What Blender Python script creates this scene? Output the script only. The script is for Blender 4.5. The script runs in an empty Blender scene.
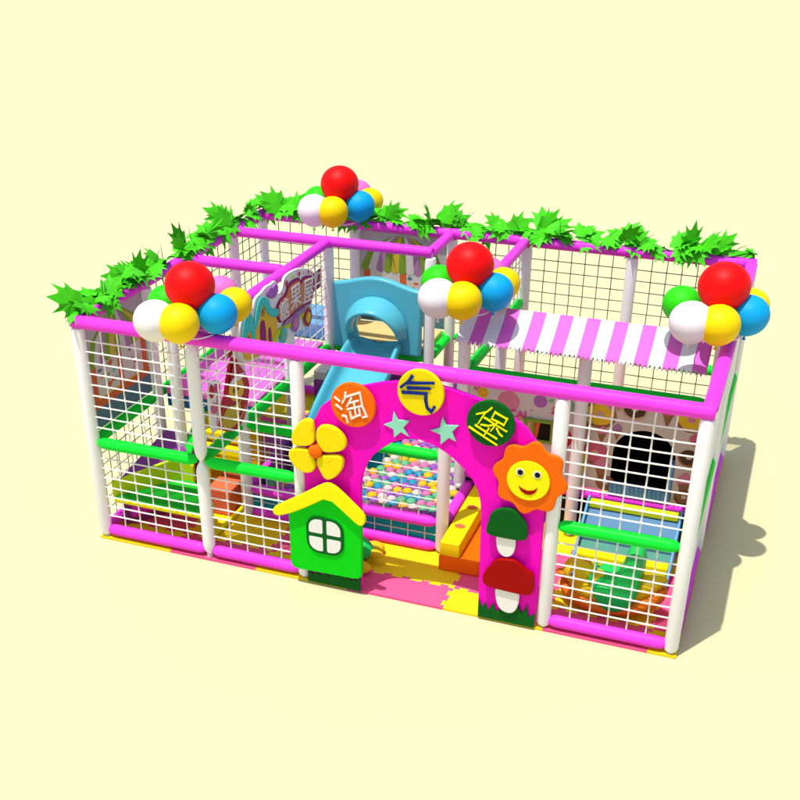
import bpy, bmesh, math, random
from mathutils import Vector, Matrix
random.seed(7)
S = bpy.context.scene
COL = S.collection
R = math.radians

# ------------------------------------------------------------------ camera
YAW, PITCH, ROLL = -0.3663, 0.5342, -0.0044
cam_d = bpy.data.cameras.new('camera')
cam = bpy.data.objects.new('camera', cam_d); COL.objects.link(cam)
cy, sy, cp, sp = math.cos(YAW), math.sin(YAW), math.cos(PITCH), math.sin(PITCH)
fwd = Vector((sy*cp, cy*cp, -sp)); rgt = Vector((cy, -sy, 0)); up = rgt.cross(fwd)
r2 = rgt*math.cos(ROLL) + up*math.sin(ROLL); u2 = -rgt*math.sin(ROLL) + up*math.cos(ROLL)
cam.matrix_world = Matrix(((r2.x, u2.x, -fwd.x, 6.3924), (r2.y, u2.y, -fwd.y, -8.6285),
                           (r2.z, u2.z, -fwd.z, 6.2374), (0, 0, 0, 1)))
cam_d.sensor_width = 36; cam_d.lens = 1112.98/800*36
cam_d.shift_x = (400-372.86)/800; cam_d.shift_y = (525.43-400)/800
cam_d.clip_end = 500
S.camera = cam
HR = Vector((cy, -sy, 0)); HF = Vector((sy, cy, 0))      # the view's horizontal right and forward

# ------------------------------------------------------------------ light
sun_dir = Vector((-0.342, -0.582, 2.441)).normalized()
w = bpy.data.worlds.new('World'); S.world = w; w.use_nodes = True
nt = w.node_tree; bg = nt.nodes['Background']
sky = nt.nodes.new('ShaderNodeTexSky'); sky.sky_type = 'NISHITA'; sky.sun_disc = False
sky.sun_elevation = math.asin(sun_dir.z); sky.sun_rotation = math.atan2(sun_dir.x, sun_dir.y)
sky.air_density = 0.8; sky.dust_density = 2.5; sky.ozone_density = 0.7
nt.links.new(sky.outputs[0], bg.inputs[0]); bg.inputs[1].default_value = 0.148
sl = bpy.data.lights.new('sun', 'SUN'); sl.energy = 3.6; sl.angle = R(0.6); sl.color = (1.0, 0.98, 0.945)
so = bpy.data.objects.new('sun', sl); COL.objects.link(so); so.location = (0, 0, 30)
so.rotation_euler = sun_dir.to_track_quat('Z', 'Y').to_euler()
S.view_settings.view_transform = 'Standard'; S.view_settings.look = 'None'
S.view_settings.exposure = 0.20; S.view_settings.gamma = 1.0

# ------------------------------------------------------------------ materials
def mat(name, col, rough=0.5, var=0.06, scale=6.0, bump=0.0, bscale=80.0, spec=0.09, speck=None, coat=0.0):
    m = bpy.data.materials.new(name); m.use_nodes = True
    n = m.node_tree.nodes; L = m.node_tree.links; b = n['Principled BSDF']
    b.inputs['Roughness'].default_value = rough
    b.inputs['Specular IOR Level'].default_value = spec
    if coat: b.inputs['Coat Weight'].default_value = coat; b.inputs['Coat Roughness'].default_value = 0.12
    tc = n.new('ShaderNodeTexCoord')
    no = n.new('ShaderNodeTexNoise'); no.inputs['Scale'].default_value = scale; no.inputs['Detail'].default_value = 4
    L.new(tc.outputs['Object'], no.inputs['Vector'])
    mx = n.new('ShaderNodeMix'); mx.data_type = 'RGBA'
    c = tuple(col)
    mx.inputs['A'].default_value = tuple(min(1, v*(1-var)) for v in c) + (1,)
    mx.inputs['B'].default_value = tuple(min(1, v*(1+var)) for v in c) + (1,)
    L.new(no.outputs['Fac'], mx.inputs['Factor'])
    out = mx.outputs['Result']
    if speck:
        vo = n.new('ShaderNodeTexVoronoi'); vo.inputs['Scale'].default_value = speck[1]
        L.new(tc.outputs['Object'], vo.inputs['Vector'])
        cr = n.new('ShaderNodeMath'); cr.operation = 'LESS_THAN'; cr.inputs[1].default_value = speck[2]
        L.new(vo.outputs['Distance'], cr.inputs[0])
        m2 = n.new('ShaderNodeMix'); m2.data_type = 'RGBA'
        L.new(cr.outputs[0], m2.inputs['Factor']); L.new(out, m2.inputs['A'])
        m2.inputs['B'].default_value = tuple(speck[0]) + (1,)
        out = m2.outputs['Result']
    L.new(out, b.inputs['Base Color'])
    if bump:
        nb = n.new('ShaderNodeTexNoise'); nb.inputs['Scale'].default_value = bscale; nb.inputs['Detail'].default_value = 3
        L.new(tc.outputs['Object'], nb.inputs['Vector'])
        bp = n.new('ShaderNodeBump'); bp.inputs['Strength'].default_value = bump; bp.inputs['Distance'].default_value = 0.01
        L.new(nb.outputs['Fac'], bp.inputs['Height']); L.new(bp.outputs['Normal'], b.inputs['Normal'])
    return m

M = {}
def dm(k, *a, **kw): M[k] = mat(k, *a, **kw)
dm('floor_cream', (0.580, 0.545, 0.315), 0.7, 0.012, 0.25, spec=0.08)
dm('white_pad', (0.87, 0.855, 0.84), 0.5, 0.03, 5, 0.08, 40)
dm('white_steel', (0.72, 0.72, 0.72), 0.35)
dm('pink_pad', (0.80, 0.050, 0.68), 0.42, 0.04, 5, 0.06, 40)
dm('green_pad', (0.006, 0.68, 0.035), 0.42, 0.05, 5, 0.06, 40)
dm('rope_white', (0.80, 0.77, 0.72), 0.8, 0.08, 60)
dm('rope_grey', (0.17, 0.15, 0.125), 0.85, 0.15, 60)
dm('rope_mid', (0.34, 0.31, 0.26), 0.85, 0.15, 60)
dm('magenta', (0.86, 0.001, 0.50), 0.5, 0.02, 3, 0.03, 150)
dm('yellow', (0.85, 0.66, 0.004), 0.5, 0.03, 4, 0.03, 150)
dm('lemon', (0.86, 0.80, 0.004), 0.5, 0.02, 4, 0.03, 150)
dm('petal_yellow', (0.86, 0.68, 0.004), 0.55, 0.04, 5, 0.04, 150, speck=((0.25, 0.13, 0.0), 22, 0.10))
dm('orange', (0.86, 0.14, 0.002), 0.5, 0.02, 4, 0.03, 150)
dm('dark_green', (0.002, 0.095, 0.008), 0.55, 0.04, 4, 0.03, 150)
dm('house_green', (0.001, 0.62, 0.006), 0.5, 0.02, 4, 0.03, 150)
dm('window_green', (0.001, 0.11, 0.012), 0.55, 0.03)
dm('mint', (0.27, 0.66, 0.48), 0.5, 0.02)
dm('dark_red', (0.33, 0.001, 0.001), 0.5, 0.03, 4, 0.03, 150)
dm('navy', (0.006, 0.022, 0.20), 0.5, 0.03)
dm('white', (0.80, 0.78, 0.74), 0.5, 0.02)
dm('cream', (0.74, 0.66, 0.50), 0.6, 0.03)
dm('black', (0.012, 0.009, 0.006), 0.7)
dm('balloon_red', (0.80, 0.002, 0.002), 0.5, 0.02, spec=0.15)
dm('balloon_yellow', (0.86, 0.62, 0.0), 0.5, 0.02, spec=0.15)
dm('balloon_blue', (0.003, 0.34, 0.72), 0.5, 0.02, spec=0.15)
dm('balloon_green', (0.03, 0.62, 0.006), 0.5, 0.02, spec=0.15)
dm('balloon_white', (0.82, 0.78, 0.76), 0.5, 0.02, spec=0.15)
dm('balloon_pink', (0.82, 0.16, 0.50), 0.5, 0.02, spec=0.15)
dm('leaf', (0.060, 0.53, 0.012), 0.5, 0.45, 5.0, 0.1, 60)
dm('vine', (0.01, 0.12, 0.008), 0.7, 0.2)
dm('mat_pink', (0.80, 0.095, 0.24), 0.75, 0.05, 4, 0.35, 160)
dm('mat_yellow', (0.84, 0.62, 0.012), 0.75, 0.05, 4, 0.35, 160)
dm('slide_blue', (0.085, 0.45, 0.56), 0.32, 0.03, 3, spec=0.25, coat=0.08)
dm('teal', (0.004, 0.36, 0.40), 0.5, 0.05)
dm('purple', (0.27, 0.055, 0.30), 0.5, 0.06)
dm('platform_pink', (0.80, 0.13, 0.55), 0.5, 0.04)
dm('deep_blue', (0.01, 0.12, 0.36), 0.5, 0.05)
dm('sky_blue', (0.13, 0.37, 0.62), 0.45, 0.04)
dm('step_blue', (0.095, 0.22, 0.38), 0.5, 0.04)
dm('step_blue_shaded', (0.07, 0.27, 0.20), 0.5, 0.05)  # stair blue with shade and green bounce put into the colour
dm('lime', (0.55, 0.66, 0.015), 0.5, 0.05)
dm('turf', (0.02, 0.50, 0.03), 0.9, 0.35, 60, 0.8, 120)
dm('duck_yellow', (0.74, 0.52, 0.012), 0.4, 0.04, 4, coat=0.1)
dm('duck_orange', (0.80, 0.20, 0.01), 0.4, 0.04, 4, coat=0.1)
dm('duck_green', (0.015, 0.52, 0.09), 0.4, 0.05, 4, coat=0.1)
dm('coral', (0.74, 0.15, 0.06), 0.5, 0.05)
dm('print_white', (0.62, 0.58, 0.54), 0.45, 0.06, 9)
dm('print_grey', (0.45, 0.42, 0.40), 0.45, 0.10, 9)
dm('print_orange', (0.60, 0.13, 0.035), 0.45, 0.12, 9)
dm('print_blue', (0.10, 0.20, 0.26), 0.45, 0.12, 9)
dm('print_green', (0.20, 0.33, 0.03), 0.45, 0.12, 9)
dm('print_yellow', (0.58, 0.45, 0.04), 0.45, 0.12, 9)
dm('print_mauve', (0.40, 0.20, 0.36), 0.45, 0.12, 9)
dm('print_brown', (0.30, 0.14, 0.06), 0.45, 0.25, 14)
dm('print_choc', (0.09, 0.045, 0.025), 0.45, 0.2, 14)
dm('print_pink', (0.66, 0.22, 0.32), 0.45, 0.15, 10)
dm('print_rose', (0.62, 0.12, 0.20), 0.45, 0.15, 10)
dm('print_tan', (0.60, 0.38, 0.24), 0.45, 0.15, 10)
dm('print_beige', (0.64, 0.53, 0.45), 0.45, 0.10, 7)
dm('print_mintgreen', (0.25, 0.48, 0.30), 0.45, 0.15, 10)
dm('print_violet', (0.42, 0.12, 0.50), 0.45, 0.1, 10)
dm('print_red', (0.50, 0.025, 0.03), 0.45, 0.1, 10)
dm('print_hotpink', (0.70, 0.06, 0.30), 0.45, 0.1, 10)
dm('sign_white', (0.86, 0.84, 0.82), 0.45, 0.03, 9)
dm('sign_inlay', (0.66, 0.25, 0.10), 0.45, 0.2, 14)
dm('print_turquoise', (0.06, 0.58, 0.54), 0.45, 0.08, 10)
dm('print_gold', (0.80, 0.50, 0.03), 0.45, 0.10, 10)
dm('print_plum', (0.30, 0.01, 0.16), 0.45, 0.1, 10)
dm('awning_white', (0.80, 0.76, 0.77), 0.7, 0.03, 5, 0.1, 60)
dm('awning_pink', (0.74, 0.14, 0.56), 0.7, 0.04, 5, 0.1, 60)
for k, c in dict(ball_white=(0.60, 0.52, 0.48), ball_yellow=(0.72, 0.44, 0.015), ball_blue=(0.025, 0.25, 0.43),
                 ball_purple=(0.28, 0.085, 0.42), ball_pink=(0.56, 0.16, 0.34), ball_mint=(0.11, 0.43, 0.20)).items():
    dm(k, c, 0.4, 0.03, 4, coat=0.05)

# ------------------------------------------------------------------ mesh builder
class MB:
    def __init__(s): s.v = []; s.f = []; s.mi = []; s.m = []; s.cur = 0
    def use(s, k):
        if k not in s.m: s.m.append(k)
        s.cur = s.m.index(k); return s
    def face(s, idx): s.f.append(tuple(idx)); s.mi.append(s.cur)
    def add(s, vs, fs):
        o = len(s.v); s.v += [tuple(p) for p in vs]
        for f in fs: s.face([i+o for i in f])
        return s
    def box(s, a, b):
        x0, y0, z0 = a; x1, y1, z1 = b
        vs = [(x0,y0,z0),(x1,y0,z0),(x1,y1,z0),(x0,y1,z0),(x0,y0,z1),(x1,y0,z1),(x1,y1,z1),(x0,y1,z1)]
        return s.add(vs, [(3,2,1,0),(4,5,6,7),(0,1,5,4),(1,2,6,5),(2,3,7,6),(3,0,4,7)])
    def hexa(s, bot, top):          # 4 bottom + 4 top corners, anticlockwise from above
        return s.add(list(bot)+list(top), [(3,2,1,0),(4,5,6,7),(0,1,5,4),(1,2,6,5),(2,3,7,6),(3,0,4,7)])
    def lathe(s, p, q, prof, seg=14):
        p = Vector(p); q = Vector(q); d = (q-p); L = d.length; d.normalize()
        a = d.orthogonal().normalized(); b = d.cross(a)
        vs = []; fs = []
        for t, r in prof:
            c = p + d*(t)
            for i in range(seg):
                an = 2*math.pi*i/seg
                vs.append(c + a*(r*math.cos(an)) + b*(r*math.sin(an)))
        n = len(prof)
        for k in range(n-1):
            for i in range(seg):
                j = (i+1) % seg
                fs.append((k*seg+i, k*seg+j, (k+1)*seg+j, (k+1)*seg+i))
        fs.append(tuple(range(seg))[::-1]); fs.append(tuple((n-1)*seg+i for i in range(seg)))
        return s.add(vs, fs)
    def tube(s, p, q, r, seg=14, taper=0.0, tip=0.4):
        L = (Vector(q)-Vector(p)).length
        if taper:
            pr = [(0, r*tip), (taper*0.55, r*0.80), (taper, r*0.97), (taper*1.5, r), (L-taper*1.5, r), (L-taper, r*0.97), (L-taper*0.55, r*0.80), (L, r*tip)]
        else: pr = [(0, r), (L, r)]
        return s.lathe(p, q, pr, seg)
    def path(s, pts, r, seg=8, closed=False):
        pts = [Vector(p) for p in pts]; n = len(pts); vs = []; fs = []
        prev = None
        for i, c in enumerate(pts):
            if closed: d = pts[(i+1) % n]-pts[i-1]
            else: d = pts[min(i+1, n-1)]-pts[max(i-1, 0)]
            d.normalize()
            a = d.orthogonal().normalized() if prev is None else (prev - d*prev.dot(d)).normalized()
            prev = a; b = d.cross(a)
            rr = r[i] if isinstance(r, (list, tuple)) else r
            for k in range(seg):
                an = 2*math.pi*k/seg
                vs.append(c + a*(rr*math.cos(an)) + b*(rr*math.sin(an)))
        m = n if closed else n-1
        for i in range(m):
            for k in range(seg):
                j = (k+1) % seg; i2 = (i+1) % n
                fs.append((i*seg+k, i*seg+j, i2*seg+j, i2*seg+k))
        if not closed:
            fs.append(tuple(range(seg))[::-1]); fs.append(tuple((n-1)*seg+k for k in range(seg)))
        return s.add(vs, fs)
    def prism(s, pts, fn, t0, t1):  # 2-D outline, fn(a, b, t) -> 3-D
        n = len(pts)
        vs = [fn(a, b, t0) for a, b in pts] + [fn(a, b, t1) for a, b in pts]
        fs = [tuple(range(n))[::-1], tuple(range(n, 2*n))]
        for i in range(n):
            j = (i+1) % n; fs.append((i, j, n+j, n+i))
        return s.add(vs, fs)
    def sphere(s, c, r, sc=(1, 1, 1), seg=20, rings=12, rot=None):
        c = Vector(c); vs = []; fs = []
        for i in range(rings+1):
            th = math.pi*i/rings
            for k in range(seg):
                ph = 2*math.pi*k/seg
                p = Vector((math.sin(th)*math.cos(ph)*sc[0], math.sin(th)*math.sin(ph)*sc[1], math.cos(th)*sc[2]))*r
                if rot: p = rot @ p
                vs.append(c+p)
        for i in range(rings):
            for k in range(seg):
                j = (k+1) % seg; fs.append((i*seg+k, (i+1)*seg+k, (i+1)*seg+j, i*seg+j))
        return s.add(vs, fs)
    def build(s, name, parent=None, mk=None, smooth=40, bevel=0, segs=2, label=None, fix=True, tri=False):
        me = bpy.data.meshes.new(name); me.from_pydata(s.v, [], s.f)
        for k in (s.m or [mk]): me.materials.append(M[k])
        if s.m: me.polygons.foreach_set('material_index', s.mi)
        bm = bmesh.new(); bm.from_mesh(me)
        bmesh.ops.remove_doubles(bm, verts=bm.verts, dist=1e-5)
        if fix: bmesh.ops.recalc_face_normals(bm, faces=bm.faces)
        if tri: bmesh.ops.triangulate(bm, faces=[f for f in bm.faces if len(f.verts) > 4], ngon_method='EAR_CLIP')
        bm.to_mesh(me); bm.free()
        if smooth:
            me.polygons.foreach_set('use_smooth', [True]*len(me.polygons))
            me.set_sharp_from_angle(angle=R(smooth))
        o = bpy.data.objects.new(name, me); COL.objects.link(o)
        if parent: o.parent = parent
        if bevel:
            b = o.modifiers.new('bevel', 'BEVEL'); b.width = bevel; b.segments = segs; b.limit_method = 'ANGLE'; b.angle_limit = R(40)
            b.harden_normals = False
        if label: o['label'] = label
        return o

def tag(o, label, cat, group=None, kind=None):
    if label: o['label'] = label
    if cat: o['category'] = cat
    if group: o['group'] = group
    if kind: o['kind'] = kind
    return o
def thing(name, label, cat, loc=(0, 0, 0), group=None):
    o = bpy.data.objects.new(name, None); COL.objects.link(o); o.location = loc; o.empty_display_size = 0.1
    return tag(o, label, cat, group)
def copy_thing(src, loc, label):
    c = src.copy(); COL.objects.link(c); c.location = loc; c['label'] = label
    for ch in src.children:
        d = ch.copy(); COL.objects.link(d); d.parent = c
        for g in ch.children:
            e = g.copy(); COL.objects.link(e); e.parent = d
    return c
XZ = lambda y: (lambda a, b, t: (a, y+t, b))         # outline in x, z on a plane facing the front
YZ = lambda x: (lambda a, b, t: (x+t, a, b))         # outline in y, z on a side plane
XY = lambda z: (lambda a, b, t: (a, b, z+t))
def circ(cx, cz, r, n=40, rz=None): return [(cx+r*math.cos(2*math.pi*i/n), cz+(rz or r)*math.sin(2*math.pi*i/n)) for i in range(n)]
def chaikin(p, it=2):
    for _ in range(it):
        q = []
        for i in range(len(p)):
            a, b = p[i], p[(i+1) % len(p)]
            q += [(a[0]*.75+b[0]*.25, a[1]*.75+b[1]*.25), (a[0]*.25+b[0]*.75, a[1]*.25+b[1]*.75)]
        p = q
    return p
def star(cx, cz, ro, ri, n=5, ph=90):
    return [(cx+(ro if i % 2 == 0 else ri)*math.cos(R(ph+180/n*i)), cz+(ro if i % 2 == 0 else ri)*math.sin(R(ph+180/n*i))) for i in range(2*n)]
def glyphs(text, size, extrude, name, parent, mk, loc, tilt=0, bold=0.0, spacing=1.0, side=False):
    cu = bpy.data.curves.new(name, 'FONT'); cu.body = text; cu.size = size; cu.extrude = extrude; cu.offset = bold
    cu.align_x = 'CENTER'; cu.align_y = 'CENTER'; cu.space_character = spacing
    t = bpy.data.objects.new('lettering', cu); COL.objects.link(t)
    bpy.context.view_layer.update()
    me = bpy.data.meshes.new_from_object(t.evaluated_get(bpy.context.evaluated_depsgraph_get()))
    bpy.data.objects.remove(t); bpy.data.curves.remove(cu)
    me.name = name; me.materials.clear(); me.materials.append(M[mk])
    # recentre on the glyph's own box
    xs = [v.co.x for v in me.vertices]; ys = [v.co.y for v in me.vertices]
    if xs:
        ox, oy = (min(xs)+max(xs))/2, (min(ys)+max(ys))/2
        for v in me.vertices: v.co.x -= ox; v.co.y -= oy
    mtx = Matrix.Rotation(R(90), 4, 'X') @ Matrix.Rotation(R(tilt), 4, 'Z')
    if side: mtx = Matrix.Rotation(R(90), 4, 'Z') @ mtx
    me.transform(Matrix.Translation(loc) @ mtx)
    o = bpy.data.objects.new(name, me); COL.objects.link(o)
    if parent: o.parent = parent
    return o

# ------------------------------------------------------------------ the setting: one big cream floor
g = MB(); g.add([(-150, -150, 0), (150, -150, 0), (150, 150, 0), (-150, 150, 0)], [(0, 1, 2, 3)])
tag(g.build('floor', mk='floor_cream', smooth=0), None, None, kind='structure')

# ------------------------------------------------------------------ interlocking foam mats
XT = [-0.05, 0.81, 1.81, 2.82, 3.83, 4.82, 5.80, 6.06]
YT = [-0.06, 0.30, 1.30, 2.30, 3.30, 4.20]
def jig(p, q, flip, n):
    """toothed line from p to q (without q): puzzle tabs that flare"""
    p = Vector(p); q = Vector(q); d = q-p; nn = Vector((-d.y, d.x)).normalized()*0.038
    out = []
    if n < 2: return [tuple(p)]
    pts = []
    for i in range(n):
        c = (i+0.5)/n; wd = 0.5/n
        s = 1 if (i % 2 == 0) else -1
        h = nn*(0.5)
        pts += [(c-wd*0.36, 0*s, h), (c-wd*0.52, 1, h), (c+wd*0.52, 1, h), (c+wd*0.36, 0, h)]
    out.append(tuple(p))
    for t, k, h in pts:
        v = p + d*t + nn*k
        out.append((v.x, v.y))
    return out
def hline(i, j):   # horizontal edge on y = YT[j] between XT[i], XT[i+1], left to right
    a, b = (XT[i], YT[j]), (XT[i+1], YT[j])
    if j in (0, len(YT)-1): return [a]
    return jig(a, b, False, max(1, round((b[0]-a[0])*5)))
def vline(i, j):   # vertical edge on x = XT[i] between YT[j], YT[j+1], bottom to top
    a, b = (XT[i], YT[j]), (XT[i], YT[j+1])
    if i in (0, len(XT)-1): return [a]
    return jig(a, b, False, max(1, round((b[1]-a[1])*5)))
for j in range(len(YT)-1):
    for i in range(len(XT)-1):
        lo = hline(i, j); ri = vline(i+1, j)
        tp = ([(XT[i], YT[j+1])] + hline(i, j+1)[1:] + [(XT[i+1], YT[j+1])])[::-1][:-1]
        lf = ([(XT[i], YT[j])] + vline(i, j)[1:] + [(XT[i], YT[j+1])])[::-1][:-1]
        pl = lo + ri + tp + lf
        col = 'mat_yellow' if (i+j) % 2 == 0 else 'mat_pink'
        b = MB(); b.prism(pl, XY(0), 0.002, 0.024 + 0.0006*((i*3+j) % 3))
        o = b.build('puzzle_mat', mk=col, smooth=0, tri=True)
        nm = 'yellow' if col == 'mat_yellow' else 'pink'
        tag(o, nm + ' foam puzzle mat with toothed edges laid flat under the play frame', 'foam mat', nm + ' puzzle mats under the play frame')

# ------------------------------------------------------------------ the play frame (posts and rails)
H, MID = 2.44, 1.14
PR, RR = 0.066, 0.062
frame = thing('play_frame', 'whole play frame of white padded posts with magenta top rails and green middle rails', 'play frame')
def post(x, y, zs=(0.0, MID, H), pinch=False):
    b = MB()
    b.use('white_pad')
    if not pinch:      # one foam sleeve from the foot to the top rail
        b.lathe((x, y, 0), (x, y, 1), [(0.045, 0.040), (0.055, PR*0.86), (0.085, PR), (zs[-1]-0.10, PR), (zs[-1]-0.065, PR*0.88), (zs[-1]-0.055, 0.03)], 18)
    else:
        for a, c in zip(zs[:-1], zs[1:]):
            lo = a + (0.055 if a == 0 else 0.008); hi = c - (0.008 if c != zs[-1] else 0.05)
            b.tube((x, y, lo), (x, y, hi), PR, 18, 0.10, 0.35)
    b.use('white_steel')
    b.lathe((x, y, 0.024), (x, y, zs[-1]), [(0, 0.034), (0.03, 0.034), (0.031, 0.024), (zs[-1]-0.03, 0.024)], 12)
    return b.build('post', frame)
def rail(kind, p, q, mk, r=RR, gap=0.045, taper=0.085, tip=0.3):
    p = Vector(p); q = Vector(q); d = (q-p).normalized()
    b = MB().use(mk); b.tube(p+d*gap, q-d*gap, r, 16, taper, tip)
    return b.build(kind, frame)
FX = [0.0, 1.255, 2.34, 4.81, 6.0]
D = 4.14
for x in FX: post(x, 0, pinch=(x == FX[1]))
for y in (1.28, 2.15, 3.32): post(0, y)
for x in (0, 1.27, 2.54, 3.46, 4.70, 6.0): post(x, D)
post(1.25, 0.92); post(1.25, 2.15); post(1.25, 3.33); post(2.53, 3.33); post(3.42, 3.33)
post(3.50, 0.92, (0.0, 2.08)); post(3.40, 1.85, (0, 0.5, 1.7, H)); post(4.68, 1.74, (0, 2.27))
post(5.94, 1.85, (0, 0.5, 1.7, H)); post(0.40, 1.05, (0, MID, 2.3))
# top rails
def top(p, q, r=0.066):
    b = MB().use('pink_pad'); L = (Vector(q)-Vector(p)).length
    b.lathe(p, q, [(0, r*0.78), (0.012, r*0.95), (0.03, r), (L-0.03, r), (L-0.012, r*0.95), (L, r*0.78)], 18)
    b.build('top_rail', frame)
top((-0.06, 0, H), (1.62, 0, H)); top((1.60, 0, H), (3.9, 0, H), 0.0665); top((3.88, 0, H), (6.05, 0, H))
top((0, 0.04, H), (0, D, H), 0.063); top((-0.05, D, H), (3.0, D, H), 0.064); top((2.98, D, H), (6.05, D, H), 0.0645)
top((6.0, 0.05, H+0.002), (6.0, D-0.04, H+0.002), 0.065)
top((0.05, 2.15, H), (1.21, 2.15, H), 0.06); top((0.05, 3.33, H), (2.55, 3.33, H), 0.0605)
top((1.25, 0.05, H-0.004), (1.25, 3.34, H-0.004), 0.0595); top((2.53, 3.36, H), (2.53, D-0.03, H), 0.06)
top((3.44, 1.85, H), (3.44, D-0.03, H), 0.06)
# middle rails
G = 'green_pad'
for a, b_ in ((0, 1), (1, 2), (3, 4)): rail('middle_rail', (FX[a], 0, MID), (FX[b_], 0, MID), G)
for a, b_ in ((0, 1.28), (1.28, 2.15), (2.15, 3.32), (3.32, D)): rail('middle_rail', (0, a, MID), (0, b_, MID), G, 0.06)
bx = [0, 1.27, 2.54, 3.46, 4.70, 6.0]
for a, b_ in zip(bx[:-1], bx[1:]): rail('middle_rail', (a, D, MID), (b_, D, MID), G, 0.06)
for a, b_ in ((0, 0.92), (0.92, 2.15), (2.15, 3.33)): rail('middle_rail', (1.25, a, MID), (1.25, b_, MID), G, 0.06)
rail('middle_rail', (1.25, 0.92, MID), (3.5, 0.92, MID), G, 0.06)
rail('middle_rail', (1.25, 3.33, MID), (2.53, 3.33, MID), G, 0.06)
rail('middle_rail', (2.53, 3.33, MID), (2.53, D, MID), G, 0.06)
rail('middle_rail', (3.40, 1.85, 1.70), (5.94, 1.85, 1.70), G, 0.06)
rail('middle_rail', (3.43, 1.85, 1.70), (3.43, 3.33, 1.66), G, 0.06)
rail('middle_rail', (3.43, 3.33, 1.70), (3.43, D, 1.72), G, 0.06)
rail('middle_rail', (6.0, 0, MID), (6.0, 1.85, MID), G, 0.06); rail('middle_rail', (6.0, 1.85, MID), (6.0, D, MID), G, 0.06)
# base rails
K = 'pink_pad'
for a, b_ in ((0, 1), (1, 2), (3, 4)): rail('base_rail', (FX[a], 0, 0.105), (FX[b_], 0, 0.105), K, RR, 0.02)
for a, b_ in ((0, 1.28), (1.28, 2.15), (2.15, 3.32), (3.32, D)): rail('base_rail', (0, a, 0.105), (0, b_, 0.105), K, 0.06)
for a, b_ in zip(bx[:-1], bx[1:]): rail('base_rail', (a, D, 0.105), (b_, D, 0.105), K, 0.06)
rail('base_rail', (6.0, 0, 0.105), (6.0, 1.85, 0.105), K, 0.06); rail('base_rail', (6.0, 1.85, 0.105), (6.0, D, 0.105), K, 0.06)
rail('base_rail', (3.40, 1.85, 0.50), (5.94, 1.85, 0.50), K, 0.055)

# ------------------------------------------------------------------ nets
def net(axis, c, a0, a1, z0, z1, label, mk='rope_white', da=0.182, dz=0.117, r=0.0082, cat='net', group=None, off=0.0):
    b = MB()
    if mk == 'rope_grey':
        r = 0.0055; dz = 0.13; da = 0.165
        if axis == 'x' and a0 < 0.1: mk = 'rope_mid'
    na = max(2, round((a1-a0)/da)); nz = max(2, round((z1-z0)/dz))
    P = (lambda a, z, o=0: (a, c+o, z)) if axis == 'y' else (lambda a, z, o=0: (c+o, a, z))
    rnd = random.Random(int((a0*7+z0*3+c)*100))
    for i in range(1, na):
        a = a0+(a1-a0)*i/na
        pts = [P(a+rnd.uniform(-.003, .003), z0+(z1-z0)*k/6, r*0.8) for k in range(7)]
        b.path(pts, r, 5)
    for k in range(1, nz):
        z = z0+(z1-z0)*k/nz
        sag = rnd.uniform(0, .006)
        pts = [P(a0+(a1-a0)*i/6, z-sag*math.sin(math.pi*i/6), -r*0.8) for i in range(7)]
        b.path(pts, r, 5)
    # knots
    for i in range(1, na):
        for k in range(1, nz):
            a = a0+(a1-a0)*i/na; z = z0+(z1-z0)*k/nz
            b.sphere(P(a, z), r*1.7, seg=5, rings=3)
    o = b.build('safety_net', mk=mk, smooth=60)
    return tag(o, label, cat, group or 'safety nets laced into the frame')
net('y', 0, 0.06, 1.195, 1.20, 2.375, 'white square net filling the upper front bay at the far left, before the tent picture')
net('y', 0, 0.06, 1.195, 0.165, 1.08, 'white net in the lower front bay at the far left, before the green turf step')
net('y', 0, 1.315, 2.275, 1.20, 2.375, 'white square net in the upper front bay between the left bay and the yellow flower')
net('y', 0, 1.315, 2.275, 0.165, 1.08, 'white square net in the lower front bay beside the green cottage cutout')
net('y', 0, 4.875, 5.935, 1.20, 2.375, 'white square net in the upper front bay at the right, before the doughnut mural')
net('y', 0, 4.875, 5.935, 0.165, 1.08, 'white square net in the lower front bay at the right, before the duck rocker')
net('y', 0.90, 1.31, 3.44, 0.43, 1.08, 'white net above the ball pit front, seen through the arch', da=0.19, r=0.006)
net('x', 1.25, 0.98, 2.09, 1.20, 2.37, 'white net behind the candy house cutouts, front half of the inner side', r=0.0065)
net('x', 1.25, 2.21, 3.27, 1.20, 2.37, 'white net running up to the slide panel, rear half of the inner side', r=0.0065)
net('x', 1.25, 0.06, 0.86, 1.20, 2.37, 'white net between the gingerbread cutout and the front rail', r=0.0065)
net('x', 3.43, 1.92, 3.27, 1.76, 2.37, 'white net on the side of the candy room, behind the middle balloons', r=0.0065)
net('x', 3.43, 3.40, 4.08, 1.78, 2.37, 'short white net meeting the back wall behind the middle balloons', r=0.0065)
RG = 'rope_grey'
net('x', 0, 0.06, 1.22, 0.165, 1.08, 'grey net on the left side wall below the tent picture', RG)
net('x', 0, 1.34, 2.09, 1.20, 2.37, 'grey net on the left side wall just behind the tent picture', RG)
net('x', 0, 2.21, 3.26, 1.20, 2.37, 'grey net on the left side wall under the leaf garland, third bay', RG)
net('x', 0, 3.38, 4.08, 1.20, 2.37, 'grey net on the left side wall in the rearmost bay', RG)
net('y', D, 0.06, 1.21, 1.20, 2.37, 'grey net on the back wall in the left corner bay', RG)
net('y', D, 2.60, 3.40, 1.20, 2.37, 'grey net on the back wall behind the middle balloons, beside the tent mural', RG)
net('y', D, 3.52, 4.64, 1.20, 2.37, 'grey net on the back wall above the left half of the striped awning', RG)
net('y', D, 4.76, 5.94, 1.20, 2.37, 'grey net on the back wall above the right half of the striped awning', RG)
net('y', D, 2.60, 3.40, 0.165, 1.08, 'grey net low on the back wall behind the slide', RG)
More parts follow.
